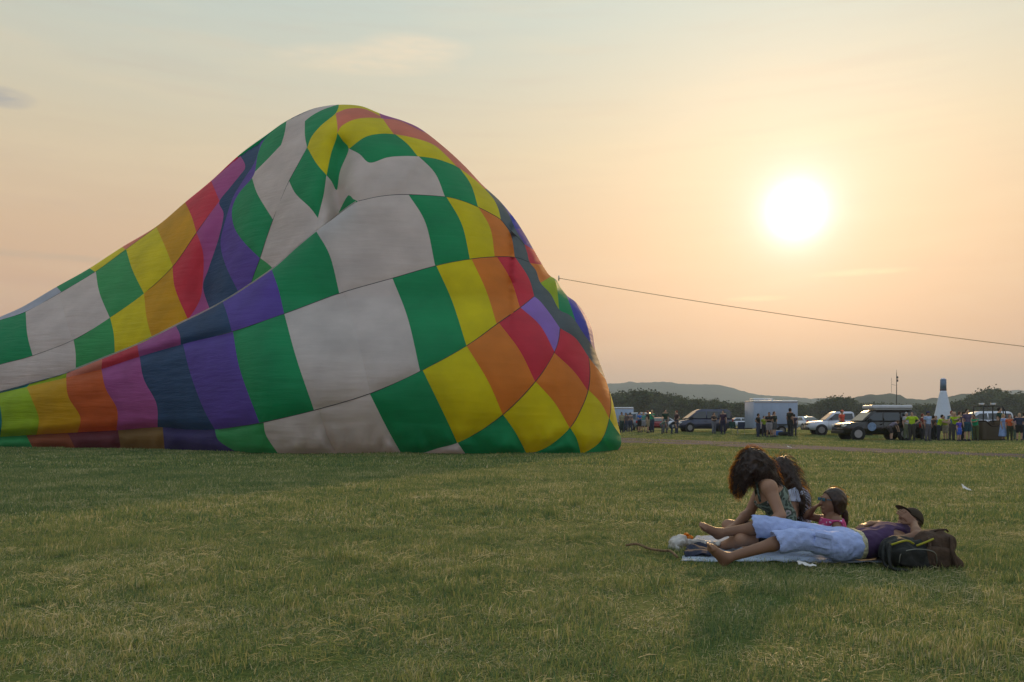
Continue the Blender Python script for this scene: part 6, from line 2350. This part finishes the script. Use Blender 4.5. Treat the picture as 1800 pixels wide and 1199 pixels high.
crowd(1169.5, 67, 1.86, 0.3, "stand", (0.02, 0.055, 0.035), (0.13, 0.15, 0.17), "trousers", "hair", "dark", "tall person in a dark green shirt and grey trousers left of the minivan")
crowd(1164, 65, 1.35, 1.4, "bend", (0.15, 0.20, 0.16), GRY, "trousers", "hair", "brown", "person in grey green bending beside the tall dark green shirt")
crowd(1189, 66, 1.78, -1.3, "hips", (0.06, 0.035, 0.04), JN, "trousers", "hair", "red", "person in a dark maroon top and jeans at the minivan's nose")
crowd(1181, 64.5, 1.30, 1.6, "bend", BLK, (0.03, 0.05, 0.08), "trousers", "hair", "dark", "person in black bending just left of the minivan's nose")
crowd(1255, 65, 1.62, 0.5, "folded", (0.05, 0.035, 0.03), (0.16, 0.17, 0.22), "trousers", "long_hair", "brown", "long haired person in a dark top standing against the minivan's rear half", True)
crowd(1271, 64.5, 1.80, -0.7, "stand", (0.045, 0.02, 0.05), (0.025, 0.025, 0.06), "trousers", "hair", "dark", "person in dark clothes standing at the minivan's back corner")
# in front of the trailer
crowd(1333, 58.5, 1.62, 0.9, "hips", (0.02, 0.02, 0.018), JN, "trousers", "hair", "dark", "leftmost person in a dark shirt in front of the pale trailer", skin=M_skin)
crowd(1343, 59.5, 1.45, 0.2, "stand", (0.25, 0.32, 0.02), (0.03, 0.03, 0.05), "trousers", "hair", "dark", "short person with a lime top in front of the pale trailer")
crowd(1352, 57.5, 1.72, -0.4, "folded", (0.02, 0.02, 0.02), (0.28, 0.26, 0.28), "shorts", "hair", "dark", "person in a black shirt and pale shorts in front of the trailer's middle", skin=M_skin)
crowd(1361, 58, 1.76, 0.7, "hips", (0.025, 0.035, 0.02), GRY, "shorts", "long_hair", "brown", "person in a dark olive shirt at the right of the trailer group", True)
crowd(1389, 60, 1.98, 2.0, "stand", (0.03, 0.025, 0.018), (0.025, 0.03, 0.03), "trousers", "hair", "dark", "tall dark dressed person at the right end of the pale trailer", skin=M_skin)
crowd(1396, 61, 1.55, 2.8, "stand", (0.06, 0.04, 0.06), (0.05, 0.05, 0.06), "trousers", "hair", "dark", "shorter person in dark purple right of the tall one at the trailer's end")
crowd(1480, 58.5, 1.86, 0.6, "stand", (0.65, 0.10, 0.06), BLK, "trousers", "cap", (0.7, 0.18, 0.12), "person in a bright red shirt and red cap behind the dark truck's bonnet")
# round the dark truck and the basket
crowd(1567, 50.5, 1.50, 1.5, "bend", (0.17, 0.15, 0.20), (0.06, 0.05, 0.05), "shorts", "hair", "brown", "person in a mauve grey shirt bending beside the dark truck's side", skin=M_skin3)
crowd(1593, 51.5, 1.70, 0.4, "stand", (0.50, 0.52, 0.56), (0.18, 0.2, 0.12), "trousers", "hair", "grey", "grey haired person in a white shirt at the dark truck's back end")
crowd(1603, 50.5, 1.72, -0.6, "hips", LIME, (0.06, 0.055, 0.05), "trousers", "hair", "dark", "person in a lime safety shirt at the dark truck's back end")
crowd(1622, 52.5, 1.62, 0.8, "stand", (0.28, 0.06, 0.05), (0.05, 0.05, 0.06), "trousers", "hair", "red", "red haired person in dull red left of the navy capped man")
crowd(1631, 49, 1.72, 0.3, "stand", (0.34, 0.45, 0.66), (0.11, 0.10, 0.12), "trousers", "cap", (0.03, 0.035, 0.12), "man in a pale blue shirt and navy cap standing right of the dark truck", skin=M_skin)
crowd(1641, 51, 1.50, 1.9, "stand", (0.08, 0.05, 0.045), BLK, "trousers", "hair", "dark", "person in dark brown between the navy cap and the lime shirt", skin=M_skin)
crowd(1650, 50, 1.58, 0.9, "reach", LIME, (0.04, 0.04, 0.06), "trousers", "hair", "dark", "dark haired person in a lime shirt leaning forward in front of the tower")
crowd(1645, 51.5, 1.48, -0.6, "stand", (0.05, 0.25, 0.30), (0.04, 0.08, 0.05), "trousers", "hair", "brown", "person in a teal top half hidden at the left of the leaning lime shirt")
crowd(1662, 50.5, 1.52, -1.2, "reach", (0.35, 0.42, 0.04), (0.30, 0.26, 0.2), "shorts", "hair", "brown", "person in a yellow green shirt leaning left under the tower")
crowd(1673, 51.2, 1.78, 0.2, "stand", (0.10, 0.20, 0.28), (0.12, 0.11, 0.12), "trousers", "hair", "red", "red haired person in a blue grey shirt right of the tower")
crowd(1680, 50.6, 1.76, -0.8, "reach", LIME, GRY, "trousers", "hair", "fair", "fair haired person in a lime shirt right of the tower")
crowd(1687, 51.4, 1.74, 0.9, "stand", (0.30, 0.24, 0.14), (0.12, 0.10, 0.10), "trousers", "hair", "brown", "person in a tan shirt behind the child in violet blue")
crowd(1686, 48.5, 1.28, 0.4, "stand", (0.09, 0.07, 0.42), (0.05, 0.12, 0.55), "shorts", "hair", "brown", "child in a violet top and bright blue shorts in the crowd")
crowd(1694, 50, 1.70, 1.7, "folded", (0.06, 0.05, 0.08), BLK, "trousers", "hair", "dark", "person in dark purple just left of the tall man by the basket", skin=M_skin)
crowd(1700, 48.8, 1.85, 0.2, "stand", (0.10, 0.075, 0.14), (0.015, 0.06, 0.09), "shorts", "hair", "dark", "tall man in a dark purple shirt and navy teal shorts left of the basket")
crowd(1707, 50.8, 1.60, -0.5, "stand", (0.14, 0.35, 0.45), (0.14, 0.33, 0.42), "trousers", "hair", "grey", "person in light teal clothes half hidden left of the basket")
crowd(1715, 49.6, 1.58, -1.0, "reach", (0.02, 0.38, 0.18), (0.08, 0.10, 0.04), "trousers", "hair", "dark", "person in a bright green shirt at the left side of the basket", skin=M_skin)
crowd(1757, 52.2, 2.00, 0.8, "stand", (0.02, 0.06, 0.05), BLK, "trousers", "hair", "dark", "person in dark green standing behind the basket's right corner")
crowd(1764, 49.8, 1.58, 0.6, "stand", (0.30, 0.42, 0.72), (0.30, 0.42, 0.72), "shorts", "long_hair", "fair", "fair haired woman in a long pale blue dress right of the basket", True, extra="dress")
crowd(1775, 49.4, 1.52, -0.1, "stand", (0.60, 0.12, 0.04), (0.04, 0.05, 0.03), "trousers", "hair", "red", "person with a bright orange backpack right of the pale blue dress", extra="pack")
crowd(1792, 49, 1.62, -0.4, "hips", (0.03, 0.04, 0.08), BLK, "shorts", "hair", "fair", "fair haired person in a navy shirt and black shorts near the right edge", skin=M_skin3)
crowd(1784, 52, 1.50, 0.9, "stand", (0.5, 0.3, 0.34), (0.1, 0.15, 0.12), "trousers", "hair", "brown", "person in a pale pink top behind the navy shirt")
crowd(1801, 51, 1.65, 0.5, "stand", (0.02, 0.14, 0.20), (0.02, 0.05, 0.08), "trousers", "hair", "dark", "person in dark teal at the very right edge of the crowd")
plant_grass(FOOTPRINTS if "FOOTPRINTS" in globals() else [])
